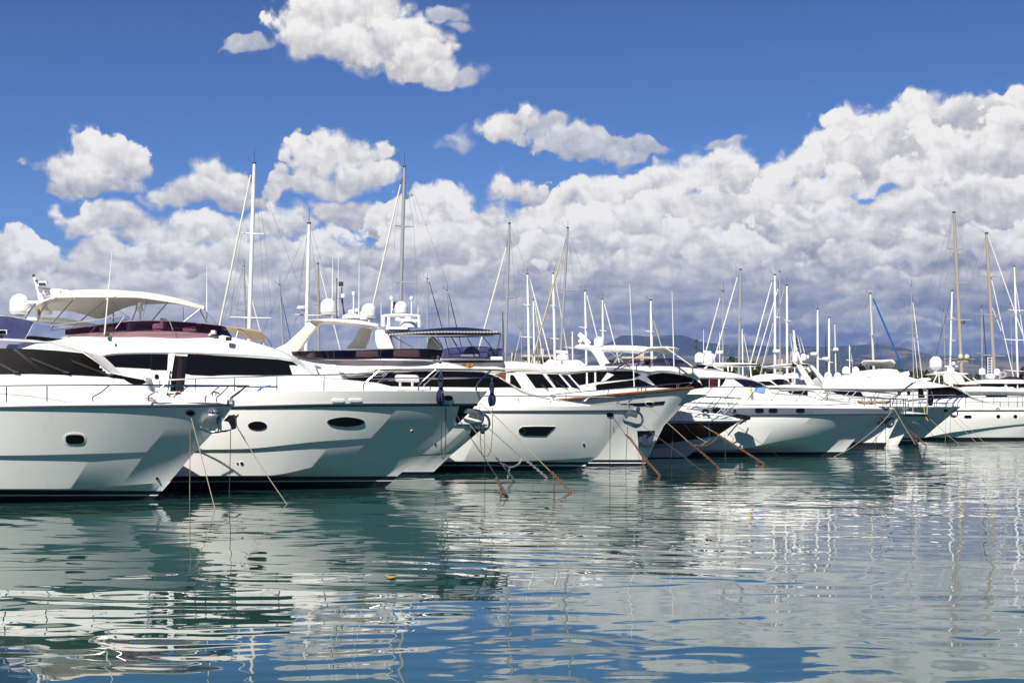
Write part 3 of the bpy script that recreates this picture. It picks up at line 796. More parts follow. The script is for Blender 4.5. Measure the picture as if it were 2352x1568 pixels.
port(t, hull, 794, 968.5, 41, 9.6, 2.4, 2.1, 'steel')
for x, y in ((776.5, 919.5), (816, 918.8)):
    panel(t, hull, 'vent_cover', oval(x, y, 14.5, 2.8, 24, 4), 'white', 0.03)
for x, y, r_ in ((555, 1063, 3.2), (545, 1062.5, 1.8), (946, 990, 2.2)): port(t, hull, x, y, r_, r_, 1.0, 2, 'cream')
port(t, hull, 1029, 913.5, 9, 4.5, 1.5, 3, 'black')
panel(t, hull, 'anchor_pocket', [(1056, 930), (1090, 930), (1085, 940), (1052, 973), (1046, 966)], 'black', 0.01)
C = [([(-480, 902), (300, 900), (931, 897)], 2.15, -380, 2.2),
     ([(-480, 858), (240, 842), (347, 848), (430, 862), (600, 862), (669, 863), (789, 874), (871, 883.5), (930, 896.5)], 2.02, -380, 2.3),
     ([(-480, 815), (150, 835), (213, 822.5), (270, 813.5), (390, 812.5), (539, 817.5), (639, 824), (674, 829), (690, 840), (720, 862), (789, 873), (871, 882.5), (929, 896)], 1.90, -380, 2.4),
     ([(-480, 812), (150, 831), (213, 819), (270, 810), (390, 808.5), (539, 813), (639, 820), (672, 827), (691, 839.5), (720, 861.5), (789, 872.5), (871, 882), (929, 895.6)], 1.97, -380, 2.4),
     ([(-480, 790), (100, 792), (170, 781), (250, 776), (325, 773), (425, 775), (487, 779), (532, 786), (588, 798), (631, 809), (662, 820), (691, 839), (720, 861), (789, 872), (871, 881.5), (928, 895)], 1.72, -380, 2.6),
     ([(-480, 780), (100, 784), (170, 767.5), (212, 763.5), (325, 759.5), (425, 761), (487, 765.5), (532, 774), (588, 788), (631, 802), (662, 816), (690, 837), (720, 860), (789, 871), (871, 881), (928, 894.5)], 1.30, -380, 3.0)]
cab = loft(t, 'superstructure', C, 'white', top='white', N=150, bias=1.2)
SW = panel(t, cab, 'side_window', [(214, 823.5), (240, 818.5), (270, 815), (320, 813.5), (386, 813.8), (384, 850), (347, 849.5), (346, 847), (240, 841.5), (226, 832)], 'glass', 0.012, step=6)
panel(t, cab, 'window_mullion', [(346, 815), (349, 815), (349, 848), (346, 848)], 'black', 0.02, SW, step=3)
dr_ = panel(t, [cab, hull], 'side_door', [(397, 816), (431, 818), (427, 848), (421, 905), (388, 905)], 'black', 0.012, step=6)
panel(t, [cab, hull], 'door_leaf', [(410, 819), (419, 819), (416, 904), (402, 904)], 'dkwood', 0.02, dr_, step=6)
panel(t, [cab, hull], 'door_pillar', [(390, 813), (402, 813), (396, 850), (390, 906), (381, 906)], 'white', 0.05, step=5)
tube(t, 'grab_rail', [hit(t, [cab, hull], x, y, 0.10)[0] for x, y in ((392, 852), (390, 866), (387, 905))], 0.025, 'steel', smooth=4)
port(t, cab, 360, 865, 5, 6, 0.8, 2, 'cream')
panel(t, cab, 'windscreen', [(431, 812.5), (539, 818.5), (639, 825), (673, 830.5), (685, 839), (664, 838), (672, 862), (520, 861), (485, 863), (440, 861), (426, 858)], 'glass', 0.014, step=6)
panel(t, cab, 'quarter_window', [(60, 773), (70, 771), (105, 774), (144, 779), (118, 783), (92, 784.5), (58, 782)], 'glass', 0.012, step=4)
# flybridge: tinted screen, helm seats, awning on its frame
sheet(t, 'flybridge_windscreen', [[(150, 757, 1.35), (212, 749, 1.4), (270, 740.5, 1.4), (325, 736.5, 1.38), (387, 738, 1.3), (450, 742.5, 1.15), (500, 748, .9), (517, 751, .5)],
      [(150, 769, 1.35), (212, 765.5, 1.5), (270, 763, 1.55), (325, 761.5, 1.5), (387, 761.5, 1.45), (450, 764, 1.3), (500, 769, 1.0), (533, 775, .5)]], 'plum', 0.012)
sheet(t, 'flybridge_windscreen', [[(150, 757, -1.35), (270, 741, -1.4), (387, 738, -1.3), (500, 748, -.9), (517, 751, -.4)],
      [(150, 769, -1.35), (270, 763, -1.5), (387, 761.5, -1.4), (500, 769, -1.0), (533, 775, -.4)]], 'plum', 0.012)
tube(t, 'windscreen_trim', at(t, [(170, 766, 1.4), (212, 749, 1.41), (270, 740, 1.41), (325, 736, 1.39), (387, 737.5, 1.31), (450, 742, 1.16), (500, 747.5, .92), (517, 750.5, .5)]), 0.012, 'mdark', smooth=4)
t.mesh('helm_seat', *join([pbox(t, 365, 753, 22, 20, .5, .5, .08), pbox(t, 376, 744, 8, 26, .5, .5, .08), pbox(t, 250, 757, 34, 12, .5, .2, .06), pbox(t, 300, 752, 9, 22, .5, .2, .06), pbox(t, 440, 757, 30, 10, .6, .3, .08)]), 'cushion')
bim = sheet(t, 'awning', [[(60, 716, 1.35), (88, 697, 1.4), (130, 683, 1.4), (175, 681.5, 1.4), (300, 682, 1.35), (385, 692, 1.2), (468, 709, .9)],
      [(62, 712, .75), (110, 686, .75), (172, 668, .75), (250, 667, .75), (325, 670.5, .7), (400, 683, .6), (469, 703, .4)],
      [(66, 711, -.1), (110, 687, -.1), (172, 671, -.1), (250, 671, -.1), (325, 675, -.1), (400, 687, -.1), (469, 703, -.1)],
      [(75, 711.5, -1.2), (150, 712, -1.2), (190, 720, -1.2), (228, 731, -1.2), (268, 713, -1.2), (312, 699, -1.2), (385, 696, -1.1), (467, 708, -.7)]], 'canvas', 0.02)
fr = [[(82, 697, 1.4), (70, 712, 1.4), (58, 733, 1.3)], [(130, 683, 1.4), (100, 706, 1.4), (86, 738, 1.3)], [(177, 682, 1.4), (160, 697, 1.4), (117, 747, 1.3)],
      [(248, 687, 1.4), (236, 694, 1.4), (160, 758, 1.35)], [(253, 709, -1.2), (260, 718, -1.2), (260, 741, -1.2)], [(315, 694, 1.3), (312, 713, 1.3), (299, 745, 1.3)],
      [(385, 693, 1.2), (375, 706, 1.2), (345, 741, 1.2)], [(459, 710, .95), (422, 739, 1.0)], [(459, 711, .9), (475, 741, .7)]]
for p in fr: t.mesh('awning_pole', *tube_geo(smooth_path(at(t, p), 5), 0.020), 'dsteel', bim)
for p in ([(258, 692, .9), (275, 714, .4), (300, 730, .3)], [(339, 682, 1.2), (328, 728, 1.0)], [(468, 708, .8), (500, 748, .8)]): t.mesh('awning_stay', *tube_geo(at(t, p), 0.007), 'dsteel', bim)
rail(t, [(116, 747, 1.5), (200, 737, 1.5), (286, 727.5, 1.4), (283, 737, 1.4), (200, 749, 1.5), (115, 759, 1.5)], [[(286, 727, 1.4), (263, 758, 1.5)], [(222, 746, 1.5), (207, 764, 1.5)], [(123, 746, 1.5), (119, 758, 1.5)]], 0.018, both=False, name='seat_rail')
t.mesh('grab_rail', *join([tube_geo(at(t, p), .016) for p in ([(390, 738, 1.35), (397, 758, 1.45)], [(450, 743, 1.2), (520, 755, .7)], [(330, 758, 1.4), (420, 752, 1.3), (520, 757, .7)])]), 'dsteel')
whip(t, (240, 768), (257, 580), 0.022, 1.6); whip(t, (475, 733), (475, 613), 0.018, -.5); whip(t, (421, 735), (421, 704), 0.016, -.5)
t.mesh('horn', *join([box_geo(wp(246, 769, t.dc-1.6)+Vector((0, 0, .02)), .10, .08, .12, 0, .02)]+[lathe(wp(x, 778, t.dc-1.25), [(.045, -.05), (.055, .05)], 12) for x in (522, 528)]), 'mdark')
t.mesh('navigation_light', *join([pbox(t, 255.5, 775, 5, 6, .08, 1.72, .02)]), 'green')
t.mesh('mast_light', *join([lathe(wp(322, 737, t.dc), [(.03, 0), (.03, .25), (.09, .27), (.09, .34), (.06, .36), (.06, .42), (.09, .44), (.09, .50), (.04, .54)], 14)]), 'dome')
t.mesh('searchlight', *join([pbox(t, 491, 763, 11, 9, .22, 1.1, .04), pbox(t, 482, 768, 8, 6, .12, 1.1, .03)]), 'cream')
# radar mast of the same yacht, aft
d_ = dome(t, 45.5, 674.5, 721.5, 45, -.3)
am = t.mesh('radar_mast', *join([tube_geo(at(t, [(77, 631, -.2), (88, 664, -.2), (98, 700, -.2), (106, 726, -.2)]), [.035, .055, .10, .13], 8), box_geo(wp(94, 650, t.dc), .35, .12, .10, 0, .02), box_geo(wp(122, 672, t.dc+.2), .5, .4, .14, 0, .06),
     tube_geo(at(t, [(60, 694, -.2), (95, 694, -.2)]), .05)]), 'dome')
t.mesh('radar_scanner', *join([box_geo(wp(121, 666, t.dc+.2), .92, .12, .085, 0, .03, .09), lathe(wp(121, 682, t.dc+.2), [(.22, 0), (.20, .14), (.06, .17), (.06, .22)], 16), lathe(wp(108, 722, t.dc), [(.14, 0), (.14, .10), (.05, .16)], 12)]), 'dome', am)
t.mesh('camera_lamp', *join([pbox(t, 97, 652.5, 13, 6, .14, .2, .01), pbox(t, 84, 645, 5, 5, .08, .2, .01), pbox(t, 77, 633, 4, 6, .08, .2, .01)]), 'mdark', am)
slab(t, 'hardtop', [(52, 733), (62, 728), (140, 730), (215, 743), (228, 748), (215, 749), (150, 742), (70, 735)], -1.1, 2.0, 'cream', bev=.02)
# side deck rail, foredeck seats, bow rail
rail(t, [(332, 880, 2.25), (345, 876, 2.25), (357, 874, 2.25), (437, 870, 2.2), (540, 866.5, 2.05), (664, 862, 1.85), (744, 861, 1.65), (850, 857.8, 1.35), (858, 856, 1.3), (866, 851.5, 1.28), (874, 849.7, 1.25), (1014, 847.5, .75), (1127, 849.5, .15), (1160, 851.5, 0)],
     [[(367, 900, 2.2), (367, 874, 2.25)], [(449, 900, 2.15), (449, 870, 2.2)], [(539, 899, 2.05), (539, 867, 2.05)], [(636, 898, 1.9), (636, 863, 1.9)], [(744, 898, 1.65), (744, 861, 1.65)],
      [(834, 897, 1.4), (835, 884, 1.4), (842, 876, 1.4), (872, 850, 1.3)], [(961, 897, .95), (962.5, 884, .95), (972, 874, .95), (1001, 848, .85)], [(1093, 897, .3), (1095, 883, .3), (1103, 872, .3), (1127, 850, .2)]],
     0.02, mids=[[(852, 870, 1.35), (954, 867.5, 1.0), (1127, 866, .2), (1146, 867, 0)]])
Pd = [cab]
slab(t, 'sunpad', [(663, 839), (669, 837), (718, 836), (724, 840), (734, 866), (669, 863)], -.4, 1.3, 'cushion', bev=.05)
slab(t, 'sunpad', [(727, 846), (760, 849), (779, 853), (789, 872), (736, 866)], -.4, 1.3, 'cushion', bev=.05)
slab(t, 'sunpad', [(669, 865), (735, 867), (800, 872), (870, 879), (870, 882), (789, 877), (669, 869)], -.5, 1.5, 'cushion', bev=.02)
bs = slab(t, 'bow_seat', [(906, 862), (912, 859.5), (957, 860.5), (962, 864), (964, 877), (960, 878.5), (908, 876.5)], -.5, .14, 'cushion', bev=.04)
t.mesh('seat_base', *join([pbox(t, 951, 892, 76, 8, .6, -.2, .03)]+[tube_geo(at(t, [(x, 877, -.45), (x, 892, -.45)]), .04) for x in (919, 947)]), 'cushion', bs)
anchor(t, 1092, 958, 56, 0.05)
P = smooth_path(at(t, [(622, 885, 2.0), (602, 890, 2.05), (590, 899, 2.1)]), 4)
t.mesh('ribbon', *join([tube_geo(P, .025), tube_geo(at(t, [(601, 889, 2.0), (598, 898, 2.0)]), .012)]), 'bline')
t.mesh('cleat_bar', *join([box_geo(wp(591, 888, t.dc-2.0), 1.1, .05, .05, 0, .01)]), 'dsteel')

# ---- third: low hull showing only between its neighbours
t = yacht('motor_yacht', 'grey shaded bow squeezed between the taupe awning yacht and the sculpted window yacht', 47.0, 700)
rub3 = ([(100, 972), (900, 973), (1118, 976)], 1.85, 640, 2.1)
H = [([(100, 1110), (978, 1098)], 1.2, 200, 1.4), ([(100, 1094), (986, 1090)], 1.4, 200, 1.5), ([(100, 1087), (996, 1083)], 1.45, 200, 1.5),
     ([(100, 1060), (966, 1046), (1040, 1041)], 1.62, 480, 1.7), ([(100, 1058), (966, 1044), (1043, 1039)], 1.66, 480, 1.7), rub3, ([(100, 962), (900, 964), (1098, 968), (1116, 974)], 1.82, 640, 2.2)]
for i, ad in ((3, 0.0), (4, 0.04)): H[i] = side_row(H[2], H[5], H[i][0], ad)
hull = loft(t, 'hull', H, ['foul', 'navy', 'white', 'black', 'white', 'white'])
along(t, rub3, 0.03, 'steel', 'rub_rail')
loft(t, 'cabin', [([(150, 964), (900, 966)], 1.5, 200, 2), ([(150, 925), (600, 925), (880, 962)], 1.2, 200, 2), ([(150, 915), (560, 917), (878, 961)], .5, 200, 2)], 'white', top='white')
anchor(t, 1105, 969, 60, 0.05)
port(t, hull, 1000, 1020, 2.2, 2.2, .6)
panel(t, hull, 'anchor_pocket', [(1086, 980), (1108, 980), (1082, 1006), (1076, 1002)], 'black', .01)

aw = sheet(t, 'awning', [[(455, 741, .9), (530, 751, .9), (590, 760, .9), (613, 773, .7)], [(460, 741, .1), (530, 750.5, .1), (590, 759, .1), (613, 772, .1)], [(470, 748, -.9), (535, 762, -.9), (570, 777, -.9), (609, 782, -.7)]], 'canvast', .02)
for p in ([(549, 754, .8), (541, 778, .9)], [(612, 776, .6), (628, 804, .8)], [(549, 754, .8), (610, 805, .9)], [(606, 781, -.7), (594, 800, -.6)]): t.mesh('awning_pole', *tube_geo(at(t, p), .022), 'steel', aw)

# ---- fourth: white yacht with sculpted hull window, long roof and radar arch
t = yacht('motor_yacht', 'white yacht with radar arch, brown flybridge screen and a slanted black hull window', 50.8, 900)
rub4 = ([(250, 946), (1000, 945.5), (1102, 945), (1300, 944), (1455, 943)], 1.98, 1000, 2.2)
H = [([(250, 1100), (1322, 1088)], 1.3, 350, 1.4), ([(250, 1079), (1008, 1079), (1335, 1077.5)], 1.55, 350, 1.5), ([(250, 1069), (1012, 1069.5), (1344, 1070)], 1.58, 350, 1.5),
     ([(250, 1066.5), (1014, 1066.5), (1347, 1067)], 1.59, 350, 1.5), ([(250, 1060), (1018, 1060), (1353, 1061)], 1.62, 350, 1.5), ([(250, 1059), (1150, 1060), (1280, 1056), (1372, 1049)], 1.76, 900, 1.9), ([(250, 1058.5), (1150, 1058.8), (1280, 1055), (1374, 1047.5)], 1.78, 900, 1.9),
     ([(250, 1000), (1000, 999), (1414, 990)], 1.92, 880, 2.0), rub4, ([(250, 935), (1000, 934), (1102, 933), (1300, 932), (1440, 930), (1462, 934), (1466, 939)], 1.93, 1000, 2.3)]
H[7] = side_row(H[6], H[8], H[7][0], 0.02)
hull = loft(t, 'hull', H, ['foul', 'foul', 'white', 'navy', 'white', 'white', 'white', 'white', 'white'], N=90)
along(t, rub4, 0.032, 'dsteel', 'rub_rail', dy=-.5, out=.015)
port(t, hull, 0, 0, 0, 0, 1.6, 2, 'white', zz(Z5, [(872, 1076), (1000, 1073), (1178, 1073), (1168, 1085), (1092, 1158), (1000, 1158), (885, 1157), (878, 1140), (868, 1110)]))
port(t, hull, 1198.5, 989, 6.2, 6.2, 1.5, 2, 'steel', lift=.03)
port(t, hull, 1401, 952, 6.5, 3.5, 1.5, 2.5, 'black')
port(t, hull, 1341, 1021, 2, 2, .7); port(t, hull, 1108, 990, 5, 5, 0)
C = [([(300, 936), (900, 935), (1360, 934)], 1.7, 350, 2.2),
     ([(300, 900), (789, 886), (1000, 889), (1135, 890.5), (1182, 890), (1196, 897), (1260, 915), (1357, 932)], 1.55, 350, 2.2),
     ([(300, 880), (600, 872), (787, 864), (909, 853), (1014, 850.5), (1107, 853.5), (1140, 862), (1178, 886), (1195, 896.5), (1260, 914.5), (1356, 931.5)], 1.50, 350, 2.4),
     ([(300, 872), (600, 862), (787, 858), (909, 848), (1014, 846), (1085, 848.5), (1115, 855), (1178, 885), (1196, 896), (1260, 914), (1356, 931)], 1.62, 350, 2.6),
     ([(300, 830), (560, 800), (640, 808), (700, 820), (760, 827), (909, 826), (990, 830), (1060, 842), (1100, 852), (1179, 884.5), (1197, 895.5), (1260, 913.5), (1356, 930.5)], 1.15, 350, 3.0),
     ([(300, 828), (560, 798), (640, 805), (700, 817), (760, 823), (909, 822.5), (990, 826), (1060, 839), (1099, 851), (1179, 884), (1197, 895), (1260, 913), (1356, 930)], .6, 350, 3.0)]
cab = loft(t, 'superstructure', C, 'white', top='white', N=140, bias=1.15)
panel(t, cab, 'windscreen', [(640, 872), (787, 866), (850, 860), (909, 854.5), (1014, 852), (1107, 855), (1138, 863), (1176, 886.5), (1180, 889), (1135, 889.5), (1000, 888), (850, 886), (700, 884)], 'cover', 0.012, step=6)
panel(t, cab, 'roof_moulding', [(757, 834), (790, 846), (818, 849), (900, 848), (1010, 846), (990, 850), (870, 856), (800, 862), (770, 854), (790, 852)], 'cream', 0.03, step=5)
sheet(t, 'flybridge_windscreen', [[(669, 808, 1.2), (700, 806, 1.3), (800, 804, 1.35), (900, 801.5, 1.35), (980, 801, 1.2), (1017, 804, .8)], [(672, 816, 1.25), (720, 825, 1.3), (800, 826, 1.4), (900, 823.5, 1.4), (970, 825, 1.25), (1010, 826, .85)]], 'smoke', 0.02)
sheet(t, 'flybridge_windscreen', [[(669, 808, -1.2), (800, 804, -1.35), (980, 801, -1.2), (1017, 804, -.8)], [(672, 816, -1.25), (800, 826, -1.4), (970, 825, -1.25), (1010, 826, -.85)]], 'smoke', 0.02)
tube(t, 'windscreen_trim', at(t, [(669, 808, 1.21), (700, 806, 1.31), (800, 804, 1.36), (900, 801.5, 1.36), (980, 801, 1.21), (1017, 804, .8), (1010, 826, .85)]), .014, 'mdark')
for x in (718, 767, 818, 874): tube(t, 'screen_post', at(t, [(x, 803, 1.37), (x, 826, 1.42)]), .012, 'mdark')
t.mesh('helm_seat', *join([pbox(t, 845, 813, 50, 14, .6, .2, .1), pbox(t, 705, 816, 40, 12, .6, .2, .1), pbox(t, 935, 812, 60, 16, .8, .2, .1)]), 'cushion')
# radar arch: near leg sweeping back from the roof, beam, far leg
arch = [(632, 800), (660, 790), (685, 765), (708, 738), (700, 735), (712, 733), (750, 732), (800, 733), (868, 744), (868, 751), (852, 752), (800, 748), (760, 744), (735, 747), (712, 768), (690, 795), (672, 812), (650, 812)]
a_ = loft(t, 'radar_arch', [([(700, 739), (709, 736), (750, 736.5), (812, 742), (868, 749)], [.2, .9, 1.2, 1.2, 1.0]), ([(703, 735), (750, 733), (812, 737), (868, 745)], [.2, 1.1, 1.1, .9]), ([(708, 733.5), (760, 731.5), (812, 734), (866, 742.5)], [.2, .6, .6, .4])], 'cream', top='cream', bottom=True)
slab(t, 'arch_leg', [(630, 801), (655, 790), (684, 764), (712, 737), (745, 736), (728, 750), (708, 774), (690, 800), (672, 815), (650, 812)], .85, .35, 'cream', a_, bev=.04)
slab(t, 'arch_leg', [(795, 800), (815, 775), (827, 753), (854, 752), (849, 780), (838, 801)], -1.15, .5, 'cream', a_, bev=.05)
for x, yt, yb, w in ((754, 685.5, 722, 36), (847.5, 696, 730, 34)): dome(t, x, yt, yb, w, .2)
t.mesh('radar_scanner', *join([lathe(wp(808, 731, t.dc), [(.35, 0), (.33, .10), (.12, .18), (.10, .28)], 18), box_geo(wp(811, 714, t.dc), .38, .12, .13, 0, .05, -.25), lathe(wp(836, 733, t.dc-.3), [(.14, 0), (.16, .18), (.10, .3)], 14)]), 'dome')
t.mesh('light_mast', *join([tube_geo(at(t, p), .022) for p in ([(774, 732), (774, 640)], [(775, 686), (787, 686), (789, 722)], [(784, 688), (793, 726)], [(785, 660), (785, 690)])]+[pbox(t, 783, 652, 10, 10, .2, 0, .01), pbox(t, 774, 642, 3, 6, .06)]), 'mdark')
t.mesh('light_mast', *join([tube_geo(at(t, [(812, 732, .1), (812, 676, .1)]), .025), lathe(wp(812, 678, t.dc-.1), [(.05, 0), (.06, .1), (.03, .14)], 10), pbox(t, 788, 679, 8, 9, .16, .1, .03)]), 'dome')
for x, y0, y1 in ((763, 690, 588), (776, 725, 591), (824, 724, 597)): whip(t, (x, y0), (x+1, y1), .018, .1)
t.mesh('searchlight', *join([pbox(t, 1000, 821, 18, 8, .3, .8, .06), pbox(t, 1008, 827, 6, 6, .1, .8)]), 'dome')
t.mesh('lamp_lens', *pbox(t, 1006, 820.5, 6, 6, .1, 1.0, .02), 'mdark')
rail(t, [(900, 910, 1.75), (1130, 909.5, 1.55), (1262, 909.5, 1.2), (1400, 910.5, .55), (1479, 911, 0)],
     [[(1190, 924, 1.42), (1191, 916, 1.42), (1198, 910, 1.4)], [(1265, 925, 1.2), (1266, 918, 1.2), (1277, 910.5, 1.15)], [(1343, 926, .85), (1344, 920, .85), (1357, 911, .8)], [(1421, 928, .4), (1423, 920, .4), (1443, 911, .3)], [(1444, 929, .25), (1446, 922, .2), (1462, 911, .12)], [(1040, 925, 1.7), (1040, 910, 1.7)], [(960, 925, 1.75), (960, 910, 1.75)]], .02)
anchor(t, 1458, 962, 56, .05)
t.mesh('bow_fitting', *join([pbox(t, 1465, 940, 10, 10, .2, 0, .03)]), 'steel')

# ---- fifth: classic pilothouse yacht with timber cap rail
t = yacht('pilothouse_yacht', 'classic yacht with timber cap rail, pilothouse windows and navy awning', 54.6, 1200)
cap5 = ([(450, 935), (900, 930), (1200, 922), (1307, 915), (1409, 905), (1500, 897), (1562, 891), (1592, 889)], 1.95, 1170, 2.3)
H = [([(450, 1095), (1470, 1075)], 1.2, 650, 1.3), ([(450, 1072), (1478, 1067)], 1.45, 650, 1.4), ([(450, 1063.5), (1482, 1063.5)], 1.47, 650, 1.4), ([(450, 1061.5), (1483, 1061.5)], 1.48, 650, 1.4), ([(450, 1059.5), (1484, 1059.5)], 1.48, 650, 1.4), ([(450, 1055.5), (1486, 1055.5)], 1.5, 650, 1.45),
     ([(450, 1000), (1300, 995), (1400, 985), (1526, 975)], 1.78, 1000, 1.9), ([(450, 960), (1200, 945), (1409, 930), (1564, 922)], 1.88, 1100, 2.1), ([(450, 938), (900, 933), (1200, 925), (1307, 918), (1409, 908), (1500, 900), (1562, 894), (1590, 892)], 1.94, 1170, 2.3)]
for i in (6, 7): H[i] = side_row(H[5], H[8], H[i][0], 0.02)
hull = loft(t, 'hull', H, ['foul', 'navy', 'white', 'navy', 'navy', 'white', 'white', 'white'], N=90)
along(t, cap5, .06, 'wood', 'cap_rail', dy=2)
panel(t, hull, 'name_stripe', zz(Z5, [(1775, 866), (2020, 855), (2190, 841), (2172, 872), (2060, 880), (1900, 888)]), 'navy', .012, step=5)
port(t, hull, 1491.5, 926.5, 8.5, 3.4, 1.2, 3, 'white')
ap = panel(t, hull, 'anchor_pocket', zz(Z5, [(1932, 1112), (2096, 1112), (2062, 1252), (1945, 1246)]), 'dsteel', .012, step=5)
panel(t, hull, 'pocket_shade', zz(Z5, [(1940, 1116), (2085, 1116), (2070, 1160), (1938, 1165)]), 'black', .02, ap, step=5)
def PX(pts, off): return at(t, [(a, b, off) for a, b in zz(Z5, pts)])
hp_ = hit(t, [hull], *zz(Z5, [(2000, 1200)])[0])[0]; of5 = t.dc-hp_.y+.12
an = t.mesh('anchor', *join([tube_geo(PX([(2003, 1150), (2003, 1240)], of5), [.09, .12], 8), tube_geo(PX([(1945, 1235), (2000, 1246), (2062, 1240)], of5), .11, 8)]), 'steel')
for pl in ([(1968, 1120), (1940, 1225), (1965, 1240), (1992, 1225), (1985, 1190)], [(2090, 1130), (2062, 1235), (2040, 1242), (2015, 1225), (2020, 1205)]):
    slab(t, 'fluke', zz(Z5, pl), of5, .08, 'steel', an)
# pilothouse, its windows, roof; flybridge with navy awning
C = [([(560, 934), (1200, 924), (1446, 905)], 1.55, 650, 2.2), ([(560, 900), (1000, 898), (1150, 893), (1210, 893), (1300, 897), (1346, 899), (1400, 902), (1444, 904)], 1.45, 650, 2.4),
     ([(560, 860), (1120, 857), (1205, 856), (1250, 857), (1289, 859.5), (1303, 862), (1335, 893), (1347, 899), (1400, 901.5), (1444, 903.5)], 1.38, 650, 2.6)]
cab = loft(t, 'pilothouse', C, 'white', top='white', N=140, bias=1.1)
R_ = [([(560, 862), (1130, 858), (1200, 851), (1280, 852), (1306, 851)], 1.3, 650, 3), ([(560, 850), (1130, 846), (1200, 845.5), (1280, 849), (1310, 850)], 1.6, 650, 3.2), ([(560, 838), (1130, 832), (1170, 831), (1230, 836), (1280, 842), (1312, 848)], 1.3, 650, 3.2), ([(560, 834), (1130, 829), (1170, 829), (1230, 834), (1280, 840), (1310, 847)], .6, 650, 3)]
roof = loft(t, 'roof', R_, 'white', top='white', bottom=True, N=80)
wn = []
for pl in ([(906, 590), (1062, 592), (1166, 718), (1002, 722)], [(1098, 592), (1210, 595), (1312, 716), (1190, 718)]):
    fr = panel(t, cab, 'window', zz(Z5, pl), 'glass', .012, step=4); wn.append(fr)
panel(t, cab, 'pane', zz(Z5, [(1000, 615), (1022, 622), (1028, 718), (1002, 720), (990, 660)]), 'clear', .02, wn[0], step=4)
panel(t, cab, 'pane', zz(Z5, [(1222, 625), (1300, 700), (1236, 710)]), 'clear', .02, wn[1], step=4)
panel(t, cab, 'window', zz(Z5, [(766, 605), (785, 597), (805, 612), (872, 718), (862, 726), (766, 690)]), 'glass', .012, step=4)
panel(t, cab, 'windscreen', zz(Z5, [(1232, 598), (1296, 602), (1412, 735), (1335, 716)]), 'navy', .012, step=4)
panel(t, cab, 'wheelhouse_door', zz(Z5, [(600, 600), (730, 575), (725, 660), (620, 650)]), 'wood', .012, step=4)
for a, b in (((1122, 620), (1165, 665)), ((1185, 650), (1212, 690)), ((1345, 665), (1410, 740)), ((1050, 690), (1120, 740)), ((1225, 690), (1300, 735))):
    a, b = zz(Z5, [a, b]); h1, h2 = hit(t, [cab], *a, .06), hit(t, [cab], *b, .06)
    if h1 and h2: tube(t, 'wiper', [h1[0], h2[0]], .018, 'mdark')
board = slab(t, 'name_board', zz(Z5, [(318, 503), (442, 499), (428, 530), (408, 537), (325, 530)]), 1.66, .05, 'wood')
sheet(t, 'flybridge_windscreen', [[(1011, 803, 1.25), (1040, 797.5, 1.3), (1090, 795.5, 1.3), (1120, 797.5, 1.2), (1135, 802, .9)], [(1011, 823, 1.3), (1040, 823, 1.35), (1090, 823.5, 1.35), (1125, 824.5, 1.2), (1150, 825, .9)]], 'purple', .02)
tube(t, 'windscreen_trim', at(t, [(1011, 803, 1.26), (1040, 797, 1.31), (1090, 795, 1.31), (1120, 797, 1.21), (1135, 801, .9), (1150, 825, .9)]), .014, 'mdark')
tube(t, 'windscreen_trim', at(t, [(1011, 815, 1.3), (1070, 810, 1.33), (1130, 808, 1.2)]), .018, 'mdark')
t.mesh('flybridge_coaming', *join([pbox(t, 1080, 825, 150, 8, 2.4, 0, .1)]), 'white')
t.mesh('helm_seat', *join([lathe(wp(1083, 823, t.dc), [(.32, 0), (.32, .2), (.25, .35), (.1, .44)], 16), pbox(t, 1080, 819, 42, 10, .9, .3, .1), pbox(t, 1130, 813, 20, 22, .6, .2, .1)]), 'cushion')
dome(t, 1146, 799, 831, 28, -.5, foot=False)
aw = sheet(t, 'awning', [[(890, 768, 1.4), (960, 763, 1.4), (1050, 761, 1.4), (1120, 763, 1.4), (1151, 767.5, 1.2)], [(890, 764, .8), (960, 758, .8), (1050, 752, .8), (1120, 757, .8), (1151, 766, .7)],
     [(890, 764, -.5), (960, 759, -.5), (1050, 754, -.5), (1120, 759, -.5), (1151, 767, -.5)], [(890, 770, -1.4), (960, 771, -1.4), (1050, 773, -1.4), (1110, 771, -1.4), (1151, 769, -1.2)]], 'canvasb', .03)
for p in ([(1000, 765, 1.4), (1017, 798, 1.3)], [(1035, 771, -1.2), (1060, 812, -1)], [(1071, 772, 1.3), (1095, 812, 1.3)], [(1108, 771, 1.2), (1140, 812, 1.1)], [(900, 770, 1.4), (950, 800, 1.3)], [(985, 768, 1.3), (1015, 800, 1.3)], [(1150, 769, .9), (1143, 800, .8)], [(900, 770, 1.4), (1010, 771, 1.4), (1148, 769.5, 1.25)]):
    t.mesh('awning_pole', *tube_geo(at(t, p), .022), 'dsteel', aw)
lz = []
for i in range(34):
    y0_ = 766-6*math.sin(min(1, i/22)*1.9); lz += [(895+i*7.5, y0_, 1.44), (893+i*7.5, y0_+4, 1.44)]
t.mesh('awning_lacing', *tube_geo(at(t, lz), .013), 'canvasw', aw)
